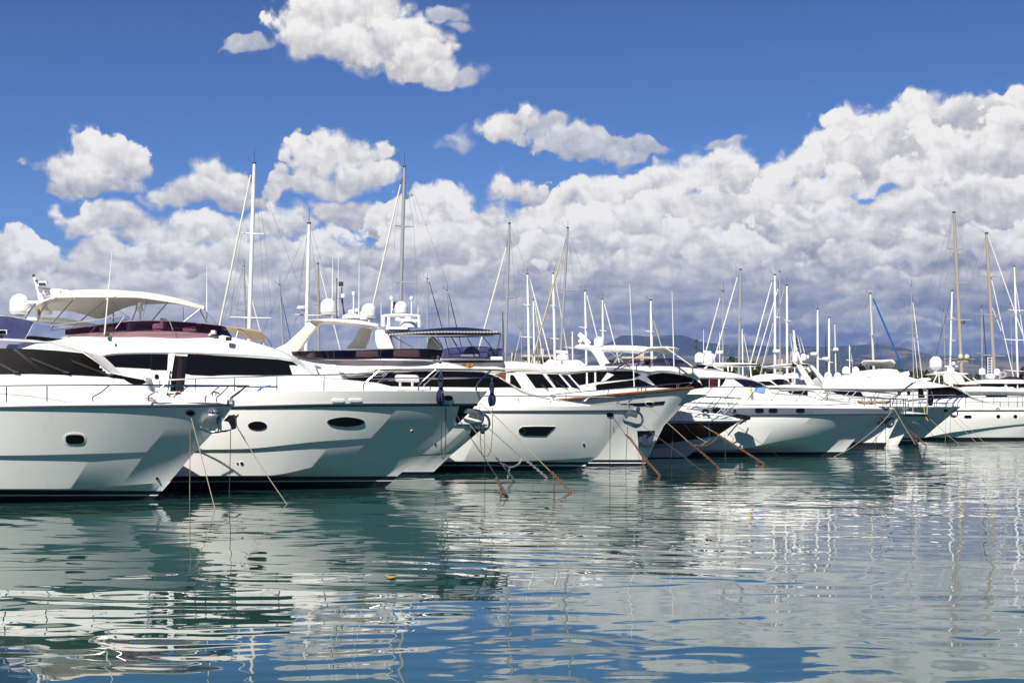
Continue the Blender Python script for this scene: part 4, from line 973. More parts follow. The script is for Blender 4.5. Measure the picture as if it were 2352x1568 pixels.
# structure on the pilothouse yacht's stern part: white funnel, dome, radar, rails
slab(t, 'funnel', [(861, 760), (866, 757), (890, 758), (897, 771), (905, 800), (866, 800), (861, 780)], .3, .9, 'white', bev=.06)
slab(t, 'funnel', [(979, 800), (985, 777), (992, 773), (1000, 776), (1017, 800)], .2, .7, 'grey', bev=.03)
dome(t, 921.5, 691.5, 722.5, 30.5, 0)
t.mesh('radar_frame', *join([tube_geo(smooth_path(at(t, p), 4), .06) for p in ([(881, 750, .5), (881, 730, .5), (886, 725, .5), (955, 725, .5), (962, 731, .5), (963, 752, .5)], [(893, 748, -.4), (893, 730, -.4), (899, 724, -.4), (940, 724, -.4)])]+[box_geo(wp(936, 735, t.dc), .95, .14, .12, 0, .05, .08), lathe(wp(938, 752, t.dc), [(.34, 0), (.3, .2), (.15, .3), (.15, .42)], 14), pbox(t, 915, 756, 50, 6, 1.4, 0, .05)]), 'dome')
whip(t, (876, 755), (875, 695), .02); whip(t, (961, 752), (960, 704), .02, .3)
for x in (899, 945): t.mesh('mast_light', *join([tube_geo(at(t, [(x, 722), (x, 685)]), .025), lathe(wp(x, 690, t.dc), [(.05, 0), (.08, .08), (.05, .16)], 10)]), 'dome')
t.mesh('horn', *pbox(t, 889, 750, 14, 7, .3, .3, .03), 'cream')
rail(t, [(1264, 907, 1.75), (1350, 898, 1.5), (1470, 888, 1.0), (1560, 880, .35), (1594, 877.5, 0)],
     [[(1300, 917, 1.7), (1300, 903, 1.7)], [(1396, 906, 1.35), (1398, 894, 1.35)], [(1483, 898, .9), (1484, 887, .9)], [(1559, 891, .3), (1559, 880, .3)], [(1575, 890, .15), (1592, 878, .05)]], .02)
t.mesh('bow_staff', *tube_geo(at(t, [(1592, 878), (1591, 841)]), .022), 'mdark')
for pl, mt in (([(1412, 864), (1452, 808), (1550, 868), (1450, 872)], 'teak'), ([(1690, 812), (1700, 812), (1755, 880), (1690, 870)], 'white')):
    slab(t, 'deck_locker', zz(Z5, pl), .3, .5, mt, bev=.02)
cu = bpy.data.curves.new('letters', 'FONT'); cu.body = 'IS II'; cu.size = .17; cu.extrude = .008; cu.align_x = 'RIGHT'; cu.shear = .2
to = bpy.data.objects.new('letters', cu); COL.objects.link(to); bpy.context.view_layer.update()
me = bpy.data.meshes.new_from_object(to.evaluated_get(bpy.context.evaluated_depsgraph_get())); bpy.data.objects.remove(to)
me.materials.clear(); me.materials.append(M['gold']); lo = bpy.data.objects.new('letters', me); COL.objects.link(lo); lo.parent = board
p = wp(1086, 841.5, t.dc-1.73); lo.location = p-t.loc; lo.rotation_euler = (math.pi/2, 0, 0)
# ---- sixth: flybridge yacht whose hull hides behind the pilothouse yacht
t = yacht('motor_yacht', 'white yacht with hardtop, violet flybridge screen and black cover, behind the timber railed bow', 58.4, 1400)
H = [([(900, 1075), (1440, 1065)], 1.2, 1000, 1.4), ([(900, 1060), (1455, 1058.5)], 1.4, 1000, 1.5), ([(900, 1053), (1464, 1052)], 1.45, 1000, 1.5), ([(900, 1000), (1450, 990), (1522, 980)], 1.65, 1000, 2),
     ([(900, 935), (1500, 930), (1572, 928)], 1.85, 1000, 2.4), ([(900, 915), (1450, 908), (1600, 905), (1626, 907)], 1.82, 1000, 2.6)]
hull = loft(t, 'hull', H, ['foul', 'navy', 'white', 'white', 'white'])
C = [([(1060, 912), (1624, 906)], 1.6, 1000, 2.4), ([(1060, 900), (1450, 896), (1560, 893), (1605, 891), (1624, 905)], 1.55, 1000, 2.4),
     ([(1060, 866), (1310, 858), (1360, 854), (1450, 851), (1480, 864), (1487, 861), (1520, 856), (1552, 858), (1575, 863), (1600, 876), (1613, 890), (1624, 904)], 1.5, 1000, 2.6),
     ([(1060, 858), (1300, 853), (1360, 849.5), (1450, 847), (1490, 853), (1520, 850), (1552, 853), (1577, 860), (1602, 875), (1614, 889), (1624, 903.5)], 1.6, 1000, 2.8),
     ([(1060, 856), (1240, 852), (1300, 848), (1340, 844), (1405, 841), (1470, 840.5), (1545, 841), (1590, 844), (1600, 856), (1607, 874), (1615, 888.5), (1624, 903)], 1.35, 1000, 3.2),
     ([(1060, 854), (1240, 850), (1300, 846), (1340, 842), (1405, 839), (1470, 838.5), (1545, 839.5), (1588, 843), (1600, 855), (1608, 873), (1615, 888), (1624, 903)], .7, 1000, 3.2)]
cab = loft(t, 'superstructure', C, 'white', top='white', N=150, bias=1.0)
def PN(nm, pts, mt, lift=.012, Zk=Z5, par=None, st=4, on=None): return panel(t, on or cab, nm, zz(Zk, pts), mt, lift, par, step=st)
sw = PN('side_window', [(1315, 600), (1470, 578), (1540, 572), (1880, 566), (1970, 600), (1880, 640), (1560, 667), (1400, 696), (1345, 640)], 'glass')
for x in (1470, 1547): PN('window_mullion', [(x-7, 577), (x+7, 575), (x+11, 700), (x-7, 700)], 'white', .03, par=sw)
PN('window_blind', [(1600, 660), (1660, 580), (1720, 600), (1640, 655)], 'white', .03, par=sw)
PN('side_window', [(1550, 690), (1880, 648), (1950, 640), (2120, 712), (1900, 722), (1560, 745)], 'glass')
PN('windscreen', [(60, 615), (120, 592), (200, 580), (330, 590), (420, 612), (500, 640), (570, 690), (590, 716), (480, 728), (300, 720), (160, 716)], 'cover', Zk=Z6)
sheet(t, 'flybridge_windscreen', [[(1390, 836, 1.2), (1440, 831, 1.25), (1507, 825, 1.2), (1537, 823.5, 1.1), (1570, 830, .8), (1588, 838, .5)], [(1390, 842, 1.25), (1440, 841, 1.3), (1507, 841, 1.3), (1545, 842, 1.2), (1580, 844, .9), (1602, 847, .5)]], 'purple', .02)
tube(t, 'windscreen_trim', at(t, [(1390, 836, 1.21), (1440, 831, 1.26), (1507, 825, 1.21), (1537, 823, 1.11), (1570, 829.5, .8), (1600, 845, .5)]), .02, 'mdark')
slab(t, 'hardtop', zz(Z5, [(1366, 330), (1420, 318), (1470, 322), (1560, 335), (1700, 328), (1850, 330), (2000, 338), (2080, 352), (2080, 378), (2000, 392), (1850, 378), (1700, 376), (1560, 374), (1470, 352), (1400, 345)]), -1.2, 2.2, 'white', bev=.04)
slab(t, 'arch_leg', zz(Z5, [(1490, 350), (1610, 370), (1640, 430), (1692, 500), (1600, 515), (1560, 440)]), .2, .5, 'white', bev=.06)
sheet(t, 'awning', [[(1474, 808, 1.0), (1492, 799, 1.0), (1530, 797.5, 1.0), (1556, 799, 1.0), (1559, 804, .8)], [(1474, 806, .3), (1492, 796.5, .3), (1530, 796, .3), (1559, 800, .3)], [(1474, 808, -.6), (1500, 805, -.8), (1530, 812, -.9), (1557, 811, -.8)]], 'canvasw', .02)
tube(t, 'awning_frame', at(t, [(1520, 812, .2), (1516, 815, .3), (1490, 840, .8)]), .03, 'steel')
tube(t, 'awning_frame', at(t, [(1530, 799, 1.0), (1592, 843, .7)]), .035, 'mwhite')
tube(t, 'hardtop_strut', at(t, [(1480, 806, .8), (1410, 850, 1.2)]), .03, 'steel'); tube(t, 'hardtop_strut', at(t, [(1430, 806, -.8), (1402, 845, -1)]), .03, 'steel'); tube(t, 'hardtop_strut', at(t, [(1404, 808, .8), (1447, 842, 1)]), .03, 'steel')
dome(t, 1376, 773, 797, 24, 0, foot=False)
t.mesh('radar_scanner', *box_geo(wp(1342, 778, t.dc), .62, .14, .2, 0, .05, .75), 'dome')
t.mesh('mast_light', *lathe(wp(1333, 792, t.dc), [(.04, 0), (.04, .1), (.09, .12), (.09, .2), (.03, .24)], 10), 'dome')
for x0, y0, x1, y1 in ((1457, 893, 1446, 652), (1548, 841, 1543.5, 668)): whip(t, (x0, y0), (x1, y1), .024, 1.4)
t.mesh('helm_seat', *join([pbox(t, 1450, 838, 44, 8, .8, .2, .1), pbox(t, 1475, 832, 10, 14, .5, .2, .1)]), 'cushion')
# aft radar group
pl = slab(t, 'radar_platform', [(1244, 836), (1260, 828), (1330, 826), (1350, 840), (1345, 850), (1250, 850)], -.9, 1.8, 'white', bev=.08)
for x, yt, yb, w in ((1265, 825, 848, 26), (1322, 827, 849, 21)): dome(t, x, yt, yb, w, .5, foot=False)
t.mesh('radar_scanner', *join([box_geo(wp(1291, 808, t.dc), .50, .12, .12, 0, .05, .08), lathe(wp(1292, 826, t.dc), [(.26, 0), (.26, .1), (.2, .2), (.08, .24), (.08, .32)], 14)]), 'dome')
tube(t, 'radar_post', at(t, [(1291, 850), (1291, 826)]), .07, 'dome')

# ---- seventh: low dark maroon boat
t = yacht('motorboat', 'low motorboat with dark maroon hull and white foredeck', 62.2, 1500)
cap = ([(1150, 969), (1537, 968), (1697, 967.5)], 1.5, 1420, 2.1)
H = [([(1150, 1062), (1560, 1056)], 1.0, 1250, 1.4), ([(1150, 1052), (1577, 1049.5)], 1.15, 1250, 1.5), ([(1150, 1040), (1520, 1031), (1606, 1027)], 1.25, 1250, 1.6), ([(1150, 1038), (1520, 1029), (1608, 1025)], 1.28, 1250, 1.6),
     ([(1150, 1022), (1512, 1019), (1582, 1010.5), (1646, 1001)], 1.38, 1330, 1.8), ([(1150, 972), (1537, 971), (1694, 970)], 1.49, 1420, 2.1), cap]
hull = loft(t, 'hull', H, ['foul', 'white', 'white', 'white', 'maroon', 'white'])
along(t, cap, .035, 'steel', 'rub_rail')
dk = loft(t, 'foredeck', [([(1150, 968), (1537, 967), (1695, 966.5)], 1.46, 1250, 2.3), ([(1150, 945), (1540, 944), (1610, 950), (1680, 960), (1694, 966)], 1.2, 1250, 2.5), ([(1150, 936), (1545, 936), (1610, 944.5), (1680, 957), (1693, 965.5)], .5, 1250, 2.6)], 'white', top='white')
slab(t, 'anchor_arm', zz(Z6, [(835, 980), (880, 955), (965, 965), (1015, 978), (1018, 1010), (985, 1018), (920, 1058), (905, 1045), (960, 1010), (900, 1000)]), -.15, .3, 'black', bev=.03)
t.mesh('deck_cleat', *join([tube_geo(smooth_path(at(t, zz(Z6, [(575, 948, .6), (585, 930, .6), (600, 927, .6), (620, 932, .6), (627, 948, .6)])), 3), .06)]), 'black')
rail(t, [(a, b, c) for (a, b), c in zip(zz(Z6, [(400, 792), (600, 800), (760, 806), (890, 810), (940, 808)]), (1.1, .9, .7, .35, .1))],
     [[(*zz(Z6, [a])[0], o), (*zz(Z6, [b])[0], o)] for a, b, o in (((485, 905), (600, 800), .95), ((640, 937), (748, 806), .8), ((735, 958), (890, 812), .5), ((785, 965), (940, 810), .3))],
     .022, mids=[[(*p, o) for p, o in zip(zz(Z6, [(400, 850), (700, 858), (860, 862)]), (1.1, .8, .5))], [(*p, o) for p, o in zip(zz(Z6, [(400, 888), (640, 900), (830, 912)]), (1.1, .85, .5))]])

# ---- eighth: long white open yacht with silver band
t = yacht('motor_yacht', 'long white yacht with a silver band of square portholes and diagonal rail posts', 65.4, 1700)
rub = ([(1050, 956), (1600, 955), (1720, 954), (1895, 952), (2053, 951)], 2.12, 1670, 2.3)
H = [([(1050, 1060), (1905, 1052)], 1.3, 1150, 1.4), ([(1050, 1048), (1600, 1047), (1927, 1045)], 1.2, 1150, 1.6), ([(1050, 1038.5), (1595, 1038), (1938, 1037)], 1.27, 1150, 1.6), ([(1050, 1036), (1941, 1035)], 1.29, 1150, 1.6),
     ([(1050, 1035), (1660, 1034), (1820, 1009), (1984, 985)], 1.88, 1620, 2.1), ([(1050, 1034), (1660, 1032.5), (1820, 1007.5), (1986, 983.5)], 1.92, 1620, 2.1), ([(1050, 985), (1700, 982), (2020, 974)], 2.04, 1640, 2.2), rub,
     ([(1050, 938), (1592, 937), (1745, 936), (2054, 938.5)], 2.06, 1690, 2.2), ([(1050, 931), (1592, 931), (1900, 932.5), (2030, 934), (2052, 937)], 1.98, 1690, 2.2)]
H[6] = side_row(H[5], H[7], H[6][0], 0.02)
hull = loft(t, 'hull', H, ['foul', 'foul', 'white', 'white', 'white', 'white', 'white', 'silver', 'white'], N=90)
along(t, rub, .03, 'steel', 'rub_rail', out=.02)
for x in (1646, 1744, 1775.5, 1838): port(t, hull, x, 942.8, 9, 4.6, 1.7, 4, 'steel')
port(t, hull, 1687.5, 943, 2.6, 2.6, 1.4)
C = [([(1150, 933), (1970, 933)], 1.7, 1150, 2.4), ([(1150, 890), (1600, 890), (1712, 891), (1765, 899), (1845, 908), (1880, 915.5), (1968, 931)], 1.6, 1150, 2.4),
     ([(1150, 867), (1595, 869), (1690, 870), (1727, 874), (1762, 889.5), (1772, 901), (1845, 907.5), (1880, 915), (1967, 930.5)], 1.5, 1150, 2.6),
     ([(1150, 863), (1595, 865), (1690, 866.5), (1728, 872.5), (1763, 889), (1773, 900.5), (1845, 907.3), (1880, 914.7), (1967, 930.2)], 1.6, 1150, 2.7),
     ([(1150, 842), (1500, 841), (1592, 846), (1620, 851), (1670, 856), (1707, 863.5), (1730, 872.5), (1764, 888.7), (1773, 900), (1845, 907), (1880, 914.5), (1966, 930)], 1.1, 1150, 3),
     ([(1150, 839), (1500, 839), (1592, 844), (1620, 849), (1670, 854), (1707, 862), (1730, 872), (1764, 888.5), (1773, 899.8), (1845, 906.8), (1880, 914.3), (1966, 929.8)], .5, 1150, 3)]
cab = loft(t, 'superstructure', C, 'white', top='white', N=150, bias=1.0)
PN('side_window', [(100, 668), (240, 660), (362, 660), (362, 772), (150, 772)], 'glass', Zk=ZB, st=3)
PN('side_door', [(368, 664), (490, 664), (485, 782), (368, 778)], 'maroon', Zk=ZB, st=3)
PN('side_window', [(515, 662), (592, 662), (548, 742), (510, 770)], 'glass', Zk=ZB, st=3)
PN('windscreen', [(705, 668), (850, 672), (960, 690), (1060, 725), (1125, 768), (1000, 772), (860, 772)], 'navy', Zk=ZB, st=3)
slab(t, 'hardtop', zz(ZB, [(270, 462), (300, 446), (440, 438), (700, 438), (1000, 448), (1100, 468), (1090, 480), (960, 478), (700, 488), (480, 500), (330, 490)]), -1.3, 2.5, 'white', bev=.06)
for a, b, o in (((930, 478), (945, 640), .9), ((340, 492), (300, 520), .5), ((430, 495), (560, 545), .8), ((620, 488), (628, 560), -.9), ((680, 488), (676, 560), -.9)): tube(t, 'hardtop_strut', at(t, [(*p, o) for p in zz(ZB, [a, b])]), .035, 'mwhite')
slab(t, 'mast_base', zz(ZB, [(185, 470), (270, 462), (420, 500), (560, 545), (360, 522), (190, 505)]), -.6, 1.2, 'black')
for x, yt, yb, w in ((1606.7, 808.8, 832, 22), (1635.5, 811.5, 833, 15.5)): dome(t, x, yt, yb, w, 0, foot=False)
t.mesh('radar_scanner', *join([box_geo(wp(1624.5, 808.5, t.dc), .38, .14, .12, 0, .04, .08), tube_geo(at(t, [(1623, 836), (1622, 812)]), .08), lathe(wp(1628, 836, t.dc-.2), [(.2, 0), (.22, .2), (.14, .45), (.1, .5)], 12)]), 'dome')
whip(t, (1616, 838), (1616, 756), .022); whip(t, (1653, 833), (1653, 762), .022)
t.mesh('radar_mast', *join([tube_geo(at(t, [(1601, 836), (1600, 778)]), .02)]+[pbox(t, 1599, y, 6, 7, .12, 0, .02) for y in (783, 796)]), 'mdark')
T = zz(Z6, [(-700, 730), (490, 717), (880, 709), (1100, 716), (1600, 728), (1800, 736), (2100, 752), (2352, 776)]); OF = (2.0, 1.95, 1.8, 1.65, 1.15, .85, .4, .05)
PS = [((-300, 830), (-200, 720)), ((460, 945), (665, 713)), ((775, 832), (875, 710)), ((985, 832), (1080, 716)), ((1200, 838), (1305, 722)), ((1425, 846), (1530, 730)), ((1655, 856), (1760, 740)), ((1885, 866), (1990, 752)), ((2115, 872), (2205, 766))]
PO = (2.0, 1.95, 1.82, 1.7, 1.5, 1.3, 1.05, .7, .35)
rail(t, [(*p, o) for p, o in zip(T, OF)], [[(*zz(Z6, [a])[0], o), (*zz(Z6, [b])[0], o)] for (a, b), o in zip(PS, PO)], .024)
tube(t, 'guard_wire', at(t, [(*p, o) for p, o in zip(zz(Z6, [(760, 812), (1000, 830), (1500, 840), (2000, 815), (2352, 825)]), (1.8, 1.7, 1.3, .6, .1))]), .012, 'steel')
tube(t, 'bow_ladder', at(t, [(*p, .2) for p in zz(ZA, [(460, 1030), (466, 990), (500, 960), (640, 850), (820, 710)])]), .024, 'mdark', smooth=3)
tube(t, 'bow_ladder', at(t, [(*p, -.2) for p in zz(ZA, [(540, 1030), (550, 970), (600, 905), (720, 800), (865, 700)])]), .024, 'mdark', smooth=3)
slab(t, 'deck_locker', zz(ZB, [(1158, 808), (1280, 815), (1435, 855), (1432, 870), (1160, 850)]), -.2, .8, 'dome', bev=.04)
anchor(t, 2040, 968, 40, .1)
slab(t, 'anchor_pocket', zz(ZA, [(340, 1270), (440, 1200), (560, 1190), (450, 1290), (370, 1310)]), .2, .1, 'black')
# loose things on its foredeck
def loose(name, label, cat, px, py, dep, group=None):
    p = wp(px, py, dep); return Thing(name, label, cat, tuple(p), group, dep)
u = loose('storage_box', 'pale blue plastic box on the silver banded yacht foredeck', 'box', 1746, 902, 64.2)
bx = slab(u, 'box', [(1731, 889.5), (1758, 889.5), (1756.5, 902), (1733, 902)], -.3, .6, 'bluebox', bev=.03)
slab(u, 'lid', [(1730.5, 888.5), (1759, 888.5), (1758.5, 890.5), (1731, 890.5)], -.33, .66, 'bluebox', bev=.01)
u = loose('cleaning_bottle', 'yellow bottle beside the pale blue box', 'bottle', 1725, 901, 64.2)
u.mesh('bottle', *lathe(wp(1725, 901, 64.2), [(.07, 0), (.07, .16), (.03, .2), (.03, .24)], 12), 'yellow'); u.mesh('cap', *lathe(wp(1725, 901, 64.2)+Vector((0, 0, .24)), [(.035, 0), (.035, .04)], 10), 'red')
random.seed(5)
u = loose('rope_heap', 'heap of tan mooring rope on the silver banded yacht bow', 'rope', 2000, 929, 65.2)
g = []
for i in range(16):
    cx, rr = random.uniform(1978, 2030), random.uniform(5, 12)
    g.append(tube_geo(smooth_path([wp(cx+rr*math.cos(a)*1.2, 928-random.uniform(0, 3)-(abs(math.sin(i*1.3)))*4, 65.2-.35*math.sin(a)) for a in np.linspace(0, 6, 8)], 3), .035))
o_ = u.mesh('rope', *join(g), 'rope')

# ---- ninth: arch yacht behind it
t = yacht('motor_yacht', 'white yacht with raked radar arch and folded hardtop behind the silver banded yacht', 77.0, 1850)
H = [([(1500, 1040), (2015, 1032)], 1.4, 1550, 1.4), ([(1500, 1028), (2032, 1027)], .6, 1550, 1.3), ([(1500, 1016), (2037, 1016)], .68, 1550, 1.3), ([(1500, 990), (1900, 985), (2060, 968)], 1.30, 1600, 1.4), ([(1500, 937), (1900, 936), (2088, 934.5)], 2.5, 1850, 2.2), ([(1500, 934), (1900, 933), (2089, 933)], 2.48, 1850, 2.2)]
hull = loft(t, 'hull', H, ['foul', 'foul', 'white', 'white', 'teak'])
C = [([(1600, 934), (2010, 933)], 2.0, 1550, 2.4), ([(1600, 910), (1855, 909), (1880, 912), (1960, 925), (2008, 932)], 1.9, 1550, 2.4),
     ([(1600, 897), (1810, 897), (1862, 897), (1885, 911), (1960, 924.5), (2007, 931.5)], 1.8, 1550, 2.6), ([(1600, 893), (1810, 893), (1866, 895), (1888, 910), (1960, 924), (2007, 931)], 1.95, 1550, 2.7),
     ([(1600, 886), (1740, 884.5), (1790, 885.5), (1820, 884.5), (1868, 886), (1890, 893), (1900, 912), (1960, 923.5), (2006, 930.5)], 1.8, 1550, 2.8), ([(1600, 884), (1735, 874), (1748, 872), (1785, 875), (1800, 874), (1815, 883), (1868, 885), (1890, 892), (1902, 911), (1960, 923), (2006, 930)], 1.2, 1550, 3),
     ([(1600, 876), (1728, 866), (1748, 860), (1770, 858.5), (1800, 862), (1808, 865), (1817, 882), (1868, 884.5), (1890, 891.5), (1902, 910.5), (1960, 922.5), (2006, 929.5)], .8, 1550, 3)]
cab = loft(t, 'superstructure', C, 'white', top='white', N=170, bias=1.0)
PN('side_window', [(1040, 705), (1080, 698), (1195, 695), (1285, 752), (1100, 755)], 'glass', Zk=ZB, st=3)
PN('windscreen', [(1215, 678), (1300, 665), (1385, 665), (1440, 690), (1490, 735), (1305, 752)], 'glass', Zk=ZB, st=3)
PN('side_window', [(1440, 836), (1725, 824), (1725, 892), (1500, 875)], 'glass', Zk=ZB, st=3)
slab(t, 'hardtop', zz(ZB, [(1195, 492), (1220, 475), (1400, 455), (1570, 445), (1700, 450), (1800, 475), (1780, 490), (1700, 470), (1600, 470), (1520, 485), (1440, 520), (1380, 500), (1250, 500)]), -1.4, 2.8, 'white', bev=.05)
slab(t, 'arch_leg', zz(ZB, [(1570, 470), (1640, 465), (1830, 745), (1730, 760)]), 1.1, .3, 'white', bev=.05)
slab(t, 'arch_leg', zz(ZB, [(1740, 470), (1800, 478), (1900, 590), (1990, 700), (1920, 715), (1840, 600)]), -1.4, .3, 'white', bev=.05)
slab(t, 'arch_panel', zz(ZB, [(1640, 510), (1740, 500), (1770, 560), (1680, 570)]), -.8, .1, 'cream')
for x, yt, yb, w in ((1826, 808, 832, 12), (1846, 812, 828, 13)): dome(t, x, yt, yb, w, 0, foot=False)
dome(t, 1856, 815, 823, 6, .3, foot=False)
tube(t, 'arch_mast', at(t, [(1842, 835), (1835, 818), (1826, 790), (1823, 758)]), .06, 'mwhite')
t.mesh('signal_lights', *join([tube_geo(at(t, [(1832, 812), (1830, 775)]), .02)]+[pbox(t, 1829+i*1.2, 779+i*8.5, 4, 5, .12, 0, .02) for i in range(4)]), 'mdark')
for a, b in (((1821, 811), (1814, 766)), ((1828, 806), (1818, 765)), ((1840, 810), (1832, 769)), ((1848, 810), (1838, 774))): whip(t, a, b, .022)
t.mesh('crew_seat', *join([pbox(t, 1818, 863, 30, 12, 1, 0, .15), pbox(t, 1845, 866, 14, 12, .8, .6, .15)]), 'dome')
rail(t, [(1890, 902, 2.0), (1960, 908, 1.7), (2030, 914, 1.1), (2086, 917, .1)], [[(1900, 934, 2.0), (1900, 903, 2.0)], [(1985, 934, 1.6), (1985, 910, 1.6)], [(2028, 934, 1.2), (2028, 914, 1.2)], [(2060, 934, .7), (2060, 915.5, .7)], [(2080, 934, .2), (2080, 917, .2)], [(2010, 934, 1.4), (2010, 912, 1.4)]], .03, mids=[[(1960, 921, 1.7), (2030, 924, 1.1), (2082, 926, .1)]])
anchor(t, 2072, 946, 26, .1)

# ---- tenth: small white foredeck with navy stripe
t = yacht('motorboat', 'small white boat with navy side stripe between the dark bows', 81.0, 2060)
H = [([(1900, 1035), (2050, 1030)], .9, 1920, 1.5), ([(1900, 1023), (2062, 1022.5)], .25, 1920, 1.3), ([(1900, 985), (2090, 975)], .70, 1920, 1.4), ([(1900, 957), (2060, 956), (2129, 956)], 1.5, 1980, 2.2), ([(1900, 951), (2060, 950), (2130, 951)], 1.5, 1980, 2.2)]
hull = loft(t, 'hull', H, ['foul', 'white', 'white', 'navy'])
loft(t, 'foredeck', [([(1900, 950.5), (2060, 949.5), (2129, 950)], 1.35, 1920, 2.4), ([(1900, 945), (2070, 944), (2128, 949.5)], .7, 1920, 2.5)], 'white', top='white')
tube(t, 'pulpit_post', at(t, [(2097, 947, .3), (2097, 895, .3)]), .035, 'alu'); tube(t, 'pulpit_post', at(t, [(2129.5, 951), (2130, 895)]), .04, 'alu')
anchor(t, 2108, 977, 26, .9)

# ---- eleventh: low dark bow
t = yacht('motor_yacht', 'yacht with dark shaded flared bow and thin steel rails before the far right yacht', 85.0, 2120)
H = [([(1880, 1032), (2095, 1025)], 1.4, 1900, 1.4), ([(1880, 1019.5), (2106, 1018.5)], 1.0, 1900, 1.3), ([(1880, 1013), (2114, 1011.5)], 1.05, 1900, 1.3), ([(1880, 1011), (2117, 1009.5)], 1.06, 1900, 1.3), ([(1880, 1006), (2122, 1005)], 1.1, 1900, 1.3), ([(1880, 985), (2050, 984), (2149, 981)], 1.5, 1900, 1.5), ([(1880, 936), (2100, 935.5), (2205, 935.5)], 2.6, 1990, 2.2), ([(1880, 933.5), (2100, 933.5), (2207, 933.7)], 2.58, 1990, 2.2)]
hull = loft(t, 'hull', H, ['foul', 'foul', 'white', 'foul', 'white', 'white', 'teak'])
rail(t, [(2088, 919, 2.2), (2140, 916, 1.8), (2180, 914, 1.1), (2222, 906, .2)], [[(2110, 934, 2.0), (2112, 920, 2.0)], [(2128, 934, 1.9), (2130, 918, 1.9)], [(2150, 934, 1.6), (2152, 922, 1.6), (2162, 915, 1.5)], [(2174, 934, 1.2), (2176, 922, 1.2), (2190, 912, 1.0)], [(2190, 934, .8), (2192, 924, .8), (2205, 909, .6)], [(2199, 934, .5), (2202, 922, .5), (2216, 907, .3)]], .028, mids=[[(2088, 926, 2.2), (2165, 925, 1.5), (2195, 926, .6)]])
port(t, hull, 2172, 942.5, 3.5, 2.6, 1, 2, 'black')
anchor(t, 2190, 948, 30, .1)

# ---- twelfth: the far right yacht, cut by the frame
t = yacht('motor_yacht', 'large white yacht at right with black windscreen cover and rolled sunshade', 95.5, 2200)
rub = ([(1880, 945), (2200, 944.5), (2352, 944), (2740, 941)], 2.5, 2350, 2.3)
H = [([(1880, 1025), (2540, 1018)], 1.6, 2300, 1.4), ([(1880, 1010), (2352, 1009), (2560, 1008.5)], 1.85, 2300, 1.5), ([(1880, 1004), (2352, 1004), (2568, 1003.5)], 1.9, 2300, 1.5), ([(1880, 1010.5), (2100, 1007.5), (2193, 993), (2352, 974.5), (2690, 948)], 2.15, 2350, 1.7), ([(1880, 1009.5), (2100, 1006), (2193, 991.5), (2352, 973), (2692, 946.5)], 2.25, 2350, 1.7),
     ([(1880, 975), (2120, 973), (2352, 960), (2705, 944.5)], 2.4, 2350, 2), rub, ([(1880, 937), (2200, 936.5), (2352, 935.5), (2745, 933)], 2.45, 2350, 2.4)]
hull = loft(t, 'hull', H, ['foul', 'foul', 'white', 'white', 'white', 'white', 'cream'], N=90, bias=1.2)
along(t, rub, .05, 'dsteel', 'rub_rail', dy=-1.5)
port(t, hull, 2223, 956.5, 8.5, 3.4, .9, 4, 'white'); port(t, hull, 2293, 956, 3.4, 3.4, 1.0); port(t, hull, 2332, 956, 3.4, 3.4, 1.0)
eh = hit(t, [hull], 2291.5, 939.5, .03)[0]
t.mesh('round_emblem', *join([tube_geo([eh+Vector((.085*math.cos(a)*(1 if k else 1), 0, .085*math.sin(a)))+Vector((k*.07-.035, 0, 0)) for a in np.linspace(0, 6.2, 14)], .014, 5) for k in (0, 1)]), 'mdark')
panel(t, hull, 'name_plate', [(2236, 940.5), (2257, 940.5), (2257, 942.5), (2236, 942.5)], 'furlt', .02, step=2)
C = [([(1890, 937), (2297, 935.5)], 2.2, 2000, 3), ([(1890, 918), (2143, 917.5), (2231, 912.5), (2262, 922), (2296, 934.5)], 2.1, 2000, 3),
     ([(1890, 893), (2137, 891.5), (2180, 889), (2195, 892), (2230, 911.5), (2262, 921.5), (2296, 934)], 2.0, 2000, 3.2), ([(1890, 892), (2038, 892.5), (2137, 890), (2183, 887.5), (2199, 891.5), (2232, 911), (2262, 921), (2295, 933.5)], 2.25, 2000, 3.4),
     ([(1890, 874), (1960, 864), (1990, 863), (2061, 864), (2090, 867), (2127, 876.5), (2184, 887), (2200, 891), (2232, 910.5), (2262, 920.5), (2295, 933)], 2.0, 2000, 3.6),
     ([(1890, 866), (1960, 860), (1985, 851), (2033, 847), (2058, 848.5), (2068, 855), (2100, 868.5), (2127, 874.5), (2183, 886.7), (2201, 890.7), (2233, 910), (2262, 920), (2295, 932.5)], 1.2, 2000, 3.8)]
cab = loft(t, 'superstructure', C, 'white', top='white', N=170, bias=1.0)
PN('windscreen', [(1062, 792), (1200, 784), (1320, 776), (1400, 796), (1500, 845), (1610, 910), (1300, 932), (1112, 936)], 'cover', Zk=ZA, st=3, on=[cab, hull])
PN('side_window', [(892, 798), (950, 796), (990, 920), (892, 925)], 'glass', Zk=ZA, st=3)
PN('wheelhouse_door', [(1010, 797), (1058, 792), (1108, 930), (1090, 1030), (1032, 1030)], 'glass', Zk=ZA, st=3, on=[cab, hull])
for x, y in ((2065.5, 902.5), (2087, 902.5)): port(t, cab, x, y, 3.6, 3.8, .7, 2, 'dsteel')
PN('flybridge_windscreen', [(320, 618), (400, 556), (540, 541), (600, 616)], 'clear', .03, Zk=ZA, st=3)
PN('dodger', [(650, 580), (765, 552), (778, 600), (752, 612)], 'canvas', .05, Zk=ZA, st=3); PN('dodger', [(165, 592), (228, 590), (262, 624), (170, 645)], 'canvas', .05, Zk=ZA, st=3)
PN('saloon_window', [(-300, 836), (100, 838), (155, 922), (-60, 915)], 'glass', .03, Zk=ZA, st=3)
